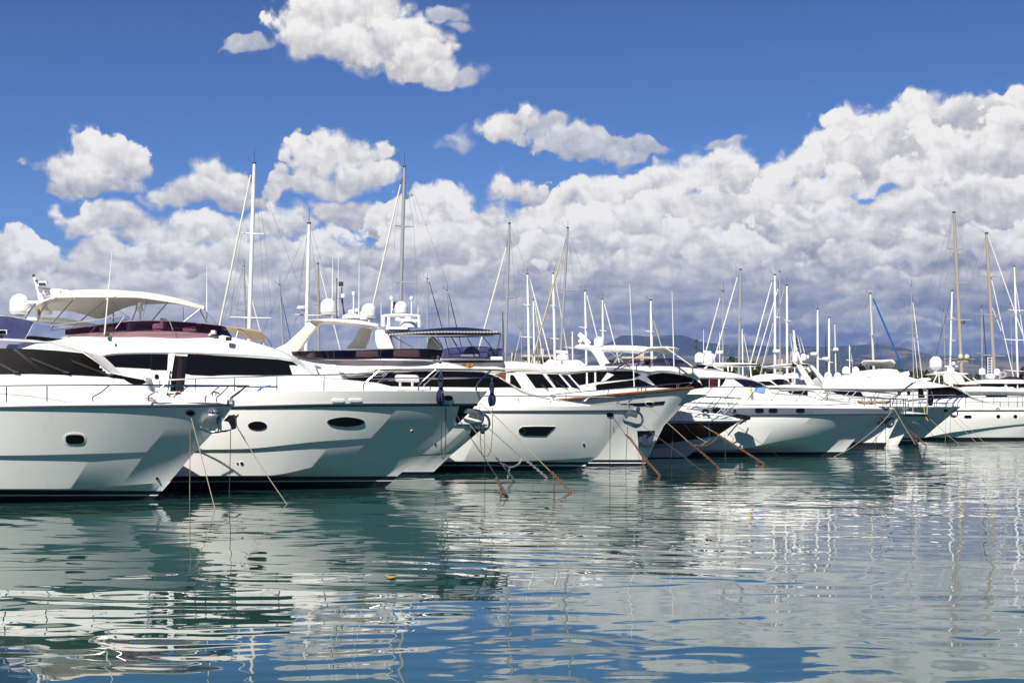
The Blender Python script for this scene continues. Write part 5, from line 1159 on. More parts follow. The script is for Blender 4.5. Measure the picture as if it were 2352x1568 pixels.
aw = sheet(t, 'awning', [[(1978.5, 833, .9), (1984, 828, .9), (2030, 830, .9), (2044, 827, .9), (2056, 834, .9)], [(1978.5, 832, .3), (1985, 827.5, .3), (2030, 827, .3), (2050, 826, .3), (2057, 833, .3)], [(1980, 838, -.8), (2000, 838, -.8), (2028, 843, -.8), (2053, 843, -.8)]], 'canvasw', .03)
for a, b in (((145, 470), (250, 590)), ((415, 500), (415, 640)), ((340, 530), (265, 615)), ((345, 530), (400, 590)), ((540, 500), (480, 575))): tube(t, 'awning_frame', at(t, [(*p, .8) for p in zz(ZA, [a, b])]), .022, 'steel', parent=aw)
sheet(t, 'sunshade_roll', [[(2105, 871, .6), (2118, 868, .6), (2132, 867.5, .6), (2136, 870, .5)], [(2105, 872, .6), (2118, 874, .6), (2132, 873.5, .6), (2136, 871, .5)]], 'canvasw', .12)
pf = slab(t, 'radar_platform', [(1890, 866), (1900, 868), (1960, 858), (1978, 858), (1980, 863), (1960, 866), (1900, 873)], -1, 2, 'white', bev=.05)
for x, yt, yb, w in ((1902, 854, 871, 17), (1924, 855, 871, 15.5), (1943.5, 841, 858, 18), (1965.5, 842, 858, 16)): dome(t, x, yt, yb, w, .3, foot=False)
rail(t, [(*p, o) for p, o in zip(zz(ZA, [(1545, 922), (1780, 915), (2020, 912), (2350, 908), (2700, 905)]), (2.2, 2.3, 2.35, 2.35, 2.3))], [[(*zz(ZA, [(x, 1055)])[0], 2.3), (*zz(ZA, [(x, 915)])[0], 2.3)] for x in (1547, 1785, 2023, 2260, 2480, 2680)], .026, mids=[[(*p, 2.3) for p in zz(ZA, [(1545, 985), (2020, 980), (2680, 975)])]])
rail(t, [(1998, 912, 2.4), (2060, 908, 2.42), (2130, 907, 2.4), (2196, 906, 2.3)], [[(x, 936, 2.4), (x, 908, 2.4)] for x in (2002, 2045, 2085)], .024)

# ---- thirteenth: wheelhouse yacht behind at the right
t = yacht('motor_yacht', 'far white yacht with wheelhouse window strip, radar arch and big cone based dome at right', 108.0, 2300)
H = [([(2050, 1012), (2700, 1006)], 1.8, 2350, 1.4), ([(2050, 1000), (2720, 999.5)], 2.1, 2350, 1.5), ([(2050, 960), (2780, 950)], 2.4, 2350, 2), ([(2050, 925), (2400, 922), (2850, 915)], 2.6, 2350, 2.4)]
hull = loft(t, 'hull', H, ['foul', 'white', 'white'])
C = [([(2120, 926), (2560, 922)], 2.3, 2350, 3), ([(2120, 912), (2325, 912), (2500, 915), (2558, 921)], 2.2, 2350, 3), ([(2120, 903), (2205, 903), (2270, 901), (2352, 903), (2450, 908), (2556, 920)], 2.1, 2350, 3),
     ([(2120, 899), (2205, 897.5), (2352, 899), (2450, 906), (2556, 919)], 2.5, 2350, 3), ([(2120, 892), (2195, 893), (2210, 889), (2250, 887.5), (2352, 890), (2450, 903), (2555, 918)], 2.4, 2350, 3), ([(2120, 889), (2195, 890), (2240, 887), (2352, 888), (2450, 902), (2555, 917)], 1.9, 2350, 3)]
cab = loft(t, 'superstructure', C, 'white', top='white', N=110, bias=1.0)
W_ = [([(2240, 889), (2460, 892)], 1.8, 2300, 3), ([(2243, 882), (2250, 881), (2400, 882), (2440, 888)], 1.75, 2300, 3), ([(2250, 880), (2400, 880.5), (2432, 886)], 1.9, 2300, 3), ([(2250, 875), (2277, 871.5), (2352, 873), (2410, 876), (2428, 884)], 1.6, 2300, 3), ([(2252, 874), (2277, 870.5), (2352, 872), (2410, 875), (2427, 883)], 1, 2300, 3)]
wh = loft(t, 'wheelhouse', W_, 'white', top='white', N=80, bias=1.0)
for pl in ([(1755, 738), (1790, 733), (2085, 732), (2085, 772), (1740, 774)], [(2118, 735), (2255, 735), (2255, 790), (2160, 786), (2118, 764)], [(2270, 735), (2440, 738), (2440, 790), (2270, 790)]): PN('window', pl, 'glass', .02, ZA, st=3, on=[wh, cab])
PN('saloon_window', [(1815, 892), (1870, 888), (2110, 890), (2130, 906), (1900, 912), (1840, 912)], 'glass', .02, ZA, st=3)
cu = bpy.data.curves.new('letters', 'FONT'); cu.body = 'P'; cu.size = 1.25; cu.extrude = .01; cu.shear = .2; cu.align_x = 'CENTER'
to = bpy.data.objects.new('letters', cu); COL.objects.link(to); bpy.context.view_layer.update()
me = bpy.data.meshes.new_from_object(to.evaluated_get(bpy.context.evaluated_depsgraph_get())); bpy.data.objects.remove(to)
me.materials.clear(); me.materials.append(M['grey']); lo = bpy.data.objects.new('letters', me); COL.objects.link(lo); lo.parent = t.o
lo.location = wp(2300, 878.5, t.dc-1.72)-t.loc; lo.rotation_euler = (math.radians(80), 0, 0)
sheet(t, 'flybridge_windscreen', [[(2187, 881, 1.9), (2210, 883, 1.9), (2250, 882.5, 1.9)], [(2190, 888, 2.0), (2210, 889.5, 2.0), (2250, 888, 2.0)]], 'smoke', .03)
slab(t, 'hardtop', zz(ZA, [(1120, 600), (1140, 590), (1270, 555), (1380, 552), (1450, 575), (1590, 585), (1585, 600), (1500, 605), (1330, 608), (1250, 602)]), -1.3, 2.6, 'white', bev=.05)
slab(t, 'arch_leg', zz(ZA, [(1250, 600), (1345, 605), (1450, 760), (1400, 780), (1260, 700)]), .9, .4, 'white', bev=.04)
slab(t, 'arch_leg', zz(ZA, [(1350, 605), (1480, 605), (1560, 735), (1450, 740)]), -1.3, .4, 'canvas', bev=.04)
for a, b in (((1160, 600), (1105, 710)), ((1500, 600), (1660, 720)), ((1180, 600), (1185, 720)), ((1650, 650), (1730, 710))): tube(t, 'arch_strut', at(t, [(*p, .8) for p in zz(ZA, [a, b])]), .04, 'mwhite')
dome(t, 2149.5, 818, 850, 28, .5, cone=True, foot=False)
tube(t, 'dome_post', at(t, [(2149.5, 850, .5), (2149.5, 856, .5)]), .15, 'dome')
dome(t, 2190, 830, 838, 9, .3, foot=False)
t.mesh('radar_scanner', *join([box_geo(wp(2184.5, 841, t.dc), 1.0, .15, .12, 0, .04), lathe(wp(2184, 852, t.dc), [(.28, 0), (.3, .18), (.18, .32)], 12)]), 'dome')
dome(t, 2256, 845, 860, 15, 0, foot=False); dome(t, 2290, 846, 862, 14, -1.5, foot=False)
lt = [tube_geo(at(t, [(x, 868), (x, 820)]), .025) for x in (2269, 2278)]+[tube_geo(at(t, [(2268, y), (2280, y)]), .02) for y in range(822, 868, 6)]
t.mesh('lattice_mast', *join(lt+[pbox(t, 2273, 864, 14, 10, 1, 0, .1)]), 'mwhite')
slab(t, 'screen_cover', zz(ZA, [(1980, 660), (2100, 635), (2240, 628), (2290, 640), (2285, 672), (2080, 668)]), -1.2, 2.4, 'plum', bev=.02)
# ---------------------------------------------------------------- sailing boats behind the yachts: hull, mast, spreaders, rigging, furled sail
def sailboat(top, base, w, mat, d, label, spr=(), furl=None, furlw=3.5, furlmat='furl', stays=(), ant=0, vane=1, boom=None, name='sailing_boat', radar=None, extra=()):
    """top/base: picture px of the mast, w its width in px, d its distance"""
    t = Thing(name, label, 'sailing boat', (wp(base[0], YH, d).x, d, 0), 'sailing boats behind the yachts', d)
    k = d/FX; sx = (base[0]-top[0])/(base[1]-top[1])
    foot_z = 1.25; yf = YH+(CAMH-foot_z)*FX/d
    P = [wp(base[0]+sx*(yf-base[1]), yf, d), wp(base[0], base[1], d), wp(top[0], top[1], d)]
    r = w*k/2
    m = t.mesh('mast', *tube_geo([P[0], P[1], P[1].lerp(P[2], .8), P[2]], [r, r, r*.95, r*.72], 10), mat)
    t.mesh('mast_cap', *join([box_geo(P[2]+Vector((0, 0, r*.4)), r*1.9, r*1.7, r*.9, 0, r*.2)]+([tube_geo([P[2], P[2]+Vector((-.35, 0, .25)), P[2]+Vector((-.36, 0, .45))], .010, 5)] if vane else [])+
           ([tube_geo([P[2], P[2]+Vector((.02, 0, ant*k))], [.018, .008], 5)] if ant else [])), 'mdark', m)
    L = max(9.0, min(15.0, (P[2].z-1)*.78)); bz = 1.15; x0 = P[0].x; fwd = 1 if not furl or furl[1][0] >= base[0] else -1
    V, F, st = [], [], 17
    ring = []
    for i in range(st):
        u = i/(st-1); x = x0+fwd*(-L*.55+L*u); b = max(.02, 1.55*(1-abs(2*u-.86)**2.4/1.3)) if u < .999 else .02
        b = max(b, .02); ring.append([(x, -b, bz+.25*u), (x, -b*.82, .25), (x, -b*.25, -.4), (x, b*.25, -.4), (x, b*.82, .25), (x, b, bz+.25*u)])
    for rr in ring:
        for p in rr: V.append(Vector((p[0], d+p[1], p[2])))
    for i in range(st-1):
        for j in range(6): F.append([i*6+j, (i+1)*6+j, (i+1)*6+(j+1) % 6, i*6+(j+1) % 6])
    F.append(list(range(6))); F.append([(st-1)*6+j for j in range(6)][::-1])
    h = t.mesh('hull', V, F, 'white', None, True, 40)
    t.mesh('cabin_top', *box_geo(Vector((x0, d, bz+.3)), L*.34, 1.7, .5, 0, .14), 'white')
    wires = []
    chain = wp(base[0], yf, d)
    prev = [(P[2]), (P[2])]
    for s in sorted(spr, key=lambda q: q[0]):
        y, hl, hr = s
        c = wp(base[0]+sx*(y-base[1]), y, d); a = wp(base[0]+sx*(y-base[1])-hl, y-2, d+.6); b = wp(base[0]+sx*(y-base[1])+hr, y, d-.6)
        t.mesh('spreader', *tube_geo([c, a], [.055, .03], 6), mat); t.mesh('spreader', *tube_geo([c, b], [.055, .03], 6), mat)
        wires += [(prev[0], a), (prev[1], b)]; prev = [a, b]
    if spr: wires += [(prev[0], Vector((prev[0].x, d+1.3, bz))), (prev[1], Vector((prev[1].x, d-1.3, bz)))]
    for s in stays: wires.append((wp(*s[0], d), wp(*s[1], d)))
    if not spr: wires += [(P[2], P[0]+Vector((.6, -1.4, 0))), (P[2], P[0]+Vector((.6, 1.4, 0)))]
    wires.append((P[2], Vector((x0-fwd*L*.5, d, bz+.2))))
    for a, b in wires: t.mesh('stay', *tube_geo([a, b], .005+.00004*d, 4), 'wire')
    if furl:
        a, b = wp(*furl[0], d), wp(*furl[1], d)
        end = a+(b-a)*((a.z-1.4)/(a.z-b.z)); rr = furlw*k/2
        t.mesh('forestay', *tube_geo([P[2]-Vector((0, 0, .3)), a], .015, 4), 'mdark')
        t.mesh('furled_sail', *tube_geo([a, a.lerp(end, .15), a.lerp(end, .6), end], [rr*.75, rr, rr, rr*1.15], 8), furlmat)
    bl = boom or (L*.42)
    bo = t.mesh('boom', *tube_geo([P[0]+Vector((0, 0, .75)), P[0]+Vector((-fwd*bl, 0, .8))], .07, 8), mat)
    t.mesh('sail_cover', *tube_geo(smooth_path([P[0]+Vector((-fwd*.1, 0, 1.1)), P[0]+Vector((-fwd*bl*.5, 0, 1.0)), P[0]+Vector((-fwd*bl, 0, .92))], 4), [.19]*4+[.16]*4+[.1], 8), 'canvasb' if int(base[0]) % 2 else 'canvasw', bo)
    if radar:
        c = wp(radar[0], radar[1], d); t.mesh('mast_radar', *join([lathe(c, [(.26, 0), (.30, .05), (.30, .18), (.2, .24)], 14), tube_geo([c+Vector((0, 0, -.03)), Vector((P[1].x, d, c.z-.1))], .04)]), 'dome')
    for e in extra: t.mesh('furled_sail', *tube_geo([wp(*e[0], d), wp(*e[1], d)], e[2]*k/2, 6), e[3])
    return t
sailboat((584, 376), (571.5, 785), 9.5, 'mwhite', 88, 'tallest white mast, left of the sky, with cream furled forestay', spr=((537, 24, 28), (730, 45, 51)), furl=((576, 402), (505, 745)), furlw=4.5, ant=38, stays=(((588, 410), (610, 740)),))
sailboat((560.5, 612), (563, 778), 4.6, 'alu', 112, 'grey mast just left of the tallest white mast', spr=((713, 19, 5),), furl=((563, 628), (600, 770)), furlw=3, stays=(((558, 616), (530, 725)),), ant=18)
sailboat((642.5, 655), (650, 790), 4.6, 'alu', 118, 'short pale mast with bright blue furled sail', furl=((650, 700), (667, 778)), furlw=2.2, furlmat='blue', ant=24)
sailboat((710, 514), (702.5, 805), 9, 'mwhite', 92, 'thick white mast beside the tan arched yacht, radar on a bracket', spr=((724, 27, 34),), ant=42, radar=(692, 711), stays=(((713, 520), (765, 690)), ((706, 530), (683, 720))))
sailboat((730.5, 606), (732, 798), 5.5, 'mtan', 115, 'brown grey mast rising behind the cream radar arch', spr=((700, 16, 4),), furl=((735, 620), (778, 790)), furlw=3, ant=16)
sailboat((929, 384), (917, 800), 8.6, 'alu', 90, 'tall polished grey mast left of the navy awning', spr=((520, 17, 25), (649, 19, 36)), furl=((920, 424), (857, 698)), furlw=4, ant=36, stays=(((935, 388), (962, 520)),))
sailboat((981.5, 641), (982, 757), 4.4, 'alu', 122, 'slim grey mast with dark blue furled stay above the navy awning', spr=((734, 12, 12),), furl=((986, 648), (1016, 755)), furlw=2, furlmat='canvasb', ant=16)
sailboat((1027, 667), (1028.5, 797), 4.4, 'alu', 126, 'shorter slim grey mast with navy stay right of its taller twin', furl=((1031, 675), (1050, 755)), furlw=2, furlmat='canvasb', ant=20)
sailboat((1170, 514), (1160, 832), 6.8, 'alu', 94, 'tall grey mast right of the navy awning with cream stay sloping left', spr=((683, 11, 21),), furl=((1163, 568), (1100, 800)), furlw=3.6, ant=10, stays=(((1163, 545), (1170, 515)),))
sailboat((1211.7, 630), (1215, 833), 6, 'mwhite', 104, 'white mast with white furled sail running right, over the pilothouse roof', spr=((701, 12, 4), (775, 18, 9)), furl=((1217, 640), (1263, 820)), furlw=3.4, furlmat='canvasw', ant=20)
sailboat((1225, 690), (1227.5, 836), 4.6, 'mwhite', 120, 'lower white mast just right of the pilothouse white mast', furl=((1228, 696), (1246, 820)), furlw=2.2, furlmat='canvasw', ant=8)
sailboat((1270.5, 629), (1274.5, 822), 6.2, 'mwhite', 106, 'white mast crossed by the tan sloping stay', spr=((703, 8, 4), (778, 10, 11)), furl=((1276, 645), (1304, 815)), furlw=2.6, furlmat='mcream', ant=5)
sailboat((1304, 524), (1288, 812), 6, 'alu', 97, 'raked grey mast with long tan furled sail sloping left', spr=((667, 12, 24),), furl=((1294, 572), (1224, 822)), furlw=4.2, furlmat='furlt', ant=20)
sailboat((1344, 669), (1347, 836), 5.4, 'mwhite', 108, 'white mast left of the violet screened hardtop', spr=((753, 15, 3),), furl=((1348, 678), (1372, 775)), furlw=2.8, furlmat='canvasw', ant=17)
sailboat((1384, 688), (1385.5, 834), 5, 'mwhite', 110, 'white mast directly behind the small hardtop dome', spr=((760, 8, 8),), furl=((1388, 697), (1423, 834)), furlw=2.8, furlmat='canvasw', ant=16)
sailboat((1314.5, 760), (1315.5, 836), 3.6, 'mwhite', 124, 'stubby white mast beside the aft radar group', spr=((799, 19, 9),), vane=0)
sailboat((1232.5, 728), (1236, 825), 2.6, 'alu', 134, 'thin far grey pole among the pilothouse white masts', vane=1, ant=4)
sailboat((1199, 757), (1198, 830), 2.4, 'alu', 136, 'thin far mast over the pilothouse roof left of the white masts', furl=((1197, 760), (1180, 832)), furlw=1.2, ant=14)
sailboat((1155, 718), (1156, 812), 2.4, 'mdark', 132, 'thin dark pole at the forward end of the navy awning', ant=4)
sailboat((1495, 690), (1497.5, 828), 6, 'mwhite', 107, 'white mast behind the violet flybridge screen', spr=((762, 13, 4),), furl=((1501, 735), (1528, 826)), furlw=2.6, furlmat='furlt', ant=0)
sailboat((1661, 670), (1660, 836), 4.8, 'alu', 103, 'pale grey mast with cream stay behind the twin dome hardtop', spr=((753, 7, 11),), furl=((1654, 684), (1622, 805)), furlw=2.8, ant=20, radar=(1652.5, 813))
sailboat((1701, 620), (1697.5, 852), 6, 'alu', 101, 'tall grey mast beside the umbrella pine', spr=((731, 9, 8),), furl=((1694, 636), (1643, 818)), furlw=3.2, ant=5)
sailboat((1705, 755), (1706, 840), 3.4, 'mwhite', 118, 'short white mast hugging the tall grey one', furl=((1708, 768), (1721, 834)), furlw=1.8, furlmat='canvasw', vane=0)
sailboat((1780, 632), (1780, 842), 5.8, 'mwhite', 104, 'white mast with two cream stays before the arch yacht', spr=((729, 3, 12),), furl=((1773, 648), (1724, 833)), furlw=3.2, radar=(1784, 810), extra=(((1787, 664), (1733, 848), 2.8, 'furl'),))
sailboat((1791, 625), (1791.5, 842), 4, 'alu', 112, 'slim grey mast with dark head next to the arch yacht', spr=((741, 4, 14),), furl=((1776, 742), (1752, 836)), furlw=1.8, ant=6)
sailboat((1807.5, 656), (1808, 836), 5.6, 'mwhite', 106, 'white mast rising from the arch yacht hardtop', spr=((737, 6, 8),), ant=20, furl=((1801, 664), (1794, 690)), furlw=1)
sailboat((1823.3, 760), (1825, 835), 3, 'mwhite', 116, 'short white mast by the stacked signal lights', vane=0)
sailboat((1878, 711), (1878.3, 850), 5, 'mwhite', 109, 'left of three similar white masts behind the four small domes', ant=20, radar=(1869.5, 816), spr=((824, 3, 16),))
sailboat((1904.5, 730), (1904.5, 856), 5, 'mwhite', 111, 'middle of three white masts behind the four small domes', vane=0, spr=((832, 3, 9),), radar=(1896.5, 827))
sailboat((1917.3, 744), (1920, 856), 3.6, 'mcream', 113, 'cream mast with a white collar, right of three', vane=0, radar=(1918.3, 805.5))
sailboat((1896, 774), (1897.5, 850), 2.4, 'mdark', 121, 'thin black furled spar between white masts', vane=0, ant=8)
sailboat((1951, 792), (1952, 855), 2.6, 'mwhite', 128, 'small white mast behind the rolled sunshade yacht domes', furl=((1953, 796), (1959, 850)), furlw=1.2, furlmat='canvasw', spr=((828, 8, 8),))
sailboat((1999.5, 675), (2007, 848), 5.6, 'mcream', 112, 'cream mast with long royal blue furled sail', spr=((769, 5, 2),), furl=((2006, 686), (2076, 850)), furlw=4, furlmat='blue', ant=4, stays=(((1997, 676), (1938, 735)), ((1996, 680), (1962, 810))), extra=(((2012, 786), (2029, 826), 2, 'blue'),))
sailboat((2093, 657), (2099, 872), 2.8, 'alu', 117, 'thin grey mast with slender cream stay right of the blue sail', spr=((766, 15, 14),), furl=((2097, 694), (2118, 866)), furlw=2.2, furlmat='furl', ant=16, extra=(((2099, 775), (2108, 868), 1.6, 'furl'),))
sailboat((2167, 716), (2171, 845), 2.2, 'alu', 127, 'thin far mast left of the right white mast', spr=((777, 10, 10),), ant=12)
sailboat((2187, 669), (2182.5, 838), 4.6, 'mwhite', 118, 'white mast left of the tall tan pair', spr=((731, 0, 8), (782, 0, 10)), furl=((2184, 683), (2141, 850)), furlw=1.2, furlmat='mdark', ant=9)
tk = sailboat((2191.3, 489), (2210, 876), 7.6, 'mtan', 112, 'taller of two tan masts at right, with paired tan domes', spr=((572, 19, 19), (584, 6, 18), (650, 29, 26), (735, 28, 28)), stays=(((2188, 492), (2146, 730)), ((2146, 730), (2122, 862)), ((2195, 492), (2263, 535))), ant=8)
for x, y in ((2206.5, 812.5), (2221, 813)):
    dome(tk, x, y, y+11, 11.5, 0.1, 'domet', foot=False)
    tube(tk, 'dome_bracket', [wp(x, y+11, tk.dc-.1), wp(x, y+15, tk.dc-.1), wp(2208.5, y+17, tk.dc)], .05, 'mtan')
tk.mesh('mast_floodlight', *join([pbox(tk, 2212, 740, 8, 8, .3, .25, .04)]), 'dsteel')
tk.mesh('light_bar', *join([tube_geo(at(tk, [(2168, 824), (2240, 825)]), .03)]+[lathe(wp(x, 834, tk.dc), [(.05, 0), (.16, .06), (.18, .14), (.05, .2)], 10) for x in (2203, 2221)]+[tube_geo(at(tk, [(2198, 833), (2226, 833)]), .03)]), 'mtan')
tn = sailboat((2266, 537), (2285, 868), 7.6, 'mtan', 113, 'shorter of two tan masts at right, with white furled sails', spr=((635, 25, 18), (723, 27, 27), (817, 28, 28)), furl=((2269, 541), (2332, 719)), furlw=2.6, furlmat='canvasw', ant=0, extra=(((2273, 622), (2328, 866), 2.4, 'canvasw'), ((2279, 706), (2300, 760), 2.0, 'canvasw')))
sailboat((2330, 613), (2338, 865), 4.6, 'mwhite', 119, 'rightmost white mast with crossed spreaders', spr=((713, 17, 22), (781, 30, 20), (852, 32, 14)), furl=((2333, 655), (2352, 782)), furlw=2.2, furlmat='canvasw', ant=6)
sailboat((2255, 707), (2256.5, 874), 3.4, 'alu', 124, 'slim grey mast with navy furled stay between the tan pair', furl=((2258, 720), (2266, 835)), furlw=1.8, furlmat='canvasb', ant=14, spr=((812, 16, 4),))
sailboat((2321, 700), (2326, 868), 2.2, 'alu', 133, 'thinnest far mast left of the rightmost white mast', spr=((790, 8, 8),), ant=8)

# ---------------------------------------------------------------- mooring lines, chains, loose ropes: every one its own thing
def depth_at(y): return CAMH*FX/(y-YH)
def line(label, pts, d0, mat='rope', w=3.0, d1=None, sag=0.0, tail=.35, name='mooring_rope', cat='rope', group='mooring lines from the bows', n=10, keep=None):
    """a line from a bow (depth d0) to where the picture shows it meeting the water"""
    yb = pts[-1][1]; de = d1 if d1 is not None else depth_at(yb)
    k = [0.0]
    for a, b in zip(pts, pts[1:]): k.append(k[-1]+math.hypot(b[0]-a[0], b[1]-a[1]))
    P = []
    for p, s in zip(pts, k):
        u = s/k[-1]; P.append(wp(p[0], p[1], 1/((1-u)/d0+u/de)))
    if len(P) == 2:
        A = [P[0].lerp(P[1], i/n) for i in range(n+1)]
        for i, p in enumerate(A): p.z -= sag*4*(i/n)*(1-i/n)
    else: A = smooth_path(P, 6)
    if tail and d1 is None:
        dr = (A[-1]-A[-2]).normalized(); A.append(A[-1]+dr*tail*(1 if abs(dr.z) > .3 else 2.5))
    t = Thing(name, label, cat, tuple(A[0]), group, d0)
    r = w*.28*d0/FX
    t.mesh('line', *tube_geo(A, r, 7), mat)
    return t, A
def links(t, A, size, mat='rust', name='chain'):
    """chain links laid along a path, as one part"""
    A = [Vector(p) for p in A]; g = []; L = size*.52; acc = 0.0; i = 0; flip_ = 0
    for a, b in zip(A, A[1:]):
        v = b-a; l = v.length
        if l < 1e-6: continue
        v.normalize(); s = acc
        u = v.cross(Vector((0, 1, 0.2))); u.normalize(); w = v.cross(u)
        while s < l:
            c = a+v*s; q = u if flip_ else w; flip_ ^= 1
            ring = [c+v*(L*.62*math.cos(h))+q*(L*.36*math.sin(h)) for h in np.linspace(0, 2*math.pi, 9)]
            g.append(tube_geo(ring, L*.13, 5, False)); s += L*.82
        acc = s-l
    return t.mesh(name, *join(g), mat)
def path3(pts, d0, d1):
    k = [0.0]
    for a, b in zip(pts, pts[1:]): k.append(k[-1]+math.hypot(b[0]-a[0], b[1]-a[1]))
    return smooth_path([wp(p[0], p[1], 1/((1-s/k[-1])/d0+s/k[-1]/d1)) for p, s in zip(pts, k)], 6)
# nearest yacht
line('dark brown rope hanging straight down from the nearest yacht', [(437, 950), (436.5, 1040), (435.5, 1148)], 34.2, 'rope', 3.2, name='mooring_rope')
t, A = line('pale tan rope slanting from the nearest yacht hawse hole to the water', [(437, 951), (494, 1169)], 34.2, 'rope', 3.6)
line('black rope hanging straight down from the nearest yacht anchor', [(530, 982), (528, 1080), (526, 1148)], 34.4, 'dkrope', 3.0)
line('long tan rope with dark upper end from the nearest bow to the water', [(543, 978), (659, 1157)], 34.4, 'rope', 3.4, sag=.05)
line('short dark rope wound round the nearest anchor', [(541, 958), (545, 980), (563, 1009)], 34.3, 'dkrope', 3.4, d1=34.0)
# awning yacht
line('thick black rope loop hanging below the awning yacht hawse hole', [(1024, 920), (1023.5, 1000), (1023, 1040), (1018, 1053), (1014, 1040), (1013.5, 990), (1014.5, 962)], 39.3, 'dkrope', 4.0, d1=39.2)
line('thin blue line above the black rope loop', [(1015, 932), (1015, 962)], 39.1, 'brope', 1.6, d1=39.1)
line('dark rope slanting from the awning yacht hawse hole into the water', [(1030, 922), (1080, 1003), (1135, 1085), (1168, 1142)], 39.2, 'dkrope', 3.6)
u = Thing('rope_coil', 'navy blue rope coil hanging on the awning yacht bow rail', 'rope', tuple(wp(1013, 867, 39.0)), 'blue rope coils', 39.0)
def coil(u, cx, y0, y1, w, d, seed):
    random.seed(seed); g = []
    for i in range(9):
        o = random.uniform(-w*.35, w*.35); rr = random.uniform(w*.14, w*.3); yb = y1-random.uniform(0, (y1-y0)*.12); yw = y0+(y1-y0)*.32
        g.append(tube_geo(smooth_path([wp(cx+o*.4, yw, d+.02*i), wp(cx+o-rr, (yw+yb)/2, d-.03*i), wp(cx+o, yb, d-.02*i), wp(cx+o+rr, (yw+yb)/2, d+.03*i), wp(cx+o*.3, yw, d)], 4), .022, 5))
    for i in range(5):
        g.append(tube_geo(smooth_path([wp(cx-w*.22, yw-i*2.2, d-.06), wp(cx, yw-i*2.2-1, d-.10), wp(cx+w*.22, yw-i*2.2, d-.06), wp(cx, yw-i*2.2+1, d+.06), wp(cx-w*.22, yw-i*2.2, d-.06)], 3), .024, 5))
    for o in (-.2, .15): g.append(tube_geo(smooth_path([wp(cx, y0-18, d), wp(cx+w*o, y0, d-.04), wp(cx+w*o*1.6, y0+(y1-y0)*.15, d), wp(cx, yw, d)], 3), .024, 5))
    u.mesh('rope', *join(g), 'brope')
coil(u, 1013, 868, 932, 17, 39.0, 3)
u = Thing('rope_coil', 'navy blue rope coil at the tip of the awning yacht bow', 'rope', tuple(wp(1130, 884, 39.7)), 'blue rope coils', 39.7)
coil(u, 1130, 886, 933, 15, 39.7, 8)
# grey bow and sculpted window yacht
t, A = line('tan rope and grey chain from the grey shaded bow, leftmost of the crossing lines', [(1080, 976), (1140, 1050)], 46.4, 'rope', 2.8, d1=42.5)
links(t, path3([(1140, 1050), (1162, 1078), (1182, 1104)], 42.5, depth_at(1104)), .17, 'chain')
t, A = line('long tan rope ending in rusty chain before the sculpted window hull', [(1102, 925), (1145, 963), (1265, 1083)], 39.9, 'rope', 3.4, d1=38.2)
links(t, path3([(1265, 1083), (1290, 1108), (1313, 1131)], 38.2, depth_at(1131)), .17); links(t, path3([(1272, 1089), (1273, 1112), (1272, 1134)], 38.1, 38.0), .15)
t, A = line('grey rope and grey chain crossing before the sculpted window hull', [(1122, 983), (1182, 1036)], 46.4, 'dkrope', 2.6, d1=45.2)
links(t, path3([(1182, 1036), (1220, 1066), (1257, 1097)], 45.2, depth_at(1097)), .17, 'chain')
t = Thing('slack_chain', 'slack grey chain hanging between the two chained lines', 'chain', tuple(wp(1155, 1065, 43)), 'mooring lines from the bows', 43); links(t, path3([(1157, 1066), (1172, 1073), (1190, 1066), (1199, 1053)], 42.6, 44.6), .15, 'chain'); links(t, path3([(1171, 1073), (1168, 1086), (1166, 1098)], 43.5, 43.5), .13, 'chain')
line('dark rope dropping straight beside the grey shaded bow', [(1113, 980), (1113.5, 1090)], 46.4, 'dkrope', 2.0, n=4)
line('slack rope loop below the grey shaded bow', [(1102, 930), (1105, 1030), (1114, 1046), (1126, 1038), (1131, 990), (1132, 935)], 40.2, 'dkrope', 2.6, d1=40.2)
t = Thing('rusty_chain', 'rusty chain knot at the waterline before the sculpted window hull', 'chain', tuple(wp(1140, 1090, 40)), 'mooring lines from the bows', 40); links(t, path3([(1137, 1092), (1148, 1115), (1165, 1138)], depth_at(1110), depth_at(1140)), .16); links(t, path3([(1150, 1118), (1151, 1140)], 37, 36), .14)
line('black rope hanging straight from the sculpted window yacht hawse hole', [(1402, 957), (1401, 1030), (1400.5, 1079)], 50.3, 'dkrope', 2.4)
t, A = line('dark rope joining rusty chain below the sculpted window bow', [(1407, 957), (1437, 998)], 50.2, 'dkrope', 2.6, d1=49.2)
links(t, path3([(1437, 998), (1450, 1010), (1477, 1048), (1500, 1074), (1517, 1093)], 49.2, depth_at(1093)), .2); links(t, path3([(1476, 1048), (1477, 1070), (1477, 1092)], 47.5, 46.5), .16)
line('black rope hanging from the sculpted window yacht anchor', [(1442, 979), (1439, 1030), (1437, 1080)], 50.4, 'dkrope', 2.2)
line('dark rope from the sculpted window anchor across the timber railed hull', [(1475, 977), (1520, 1010), (1570, 1047), (1597, 1070), (1620, 1084)], 50.4, 'dkrope', 2.6)
line('thin dark line left of the classic hull anchor pocket', [(1470, 1023), (1462, 1066)], 53.6, 'dkrope', 1.6, n=3); line('thin dark line right of the classic hull anchor pocket', [(1491, 1024), (1486, 1066)], 53.6, 'dkrope', 1.6, n=3)
t, A = line('tan rope with rusty chain from the timber railed yacht hawse hole', [(1486, 930), (1530, 968), (1582, 1015)], 52.8, 'rope', 2.8, d1=51.6)
links(t, path3([(1582, 1015), (1620, 1046), (1654, 1077)], 51.6, depth_at(1077)), .19)
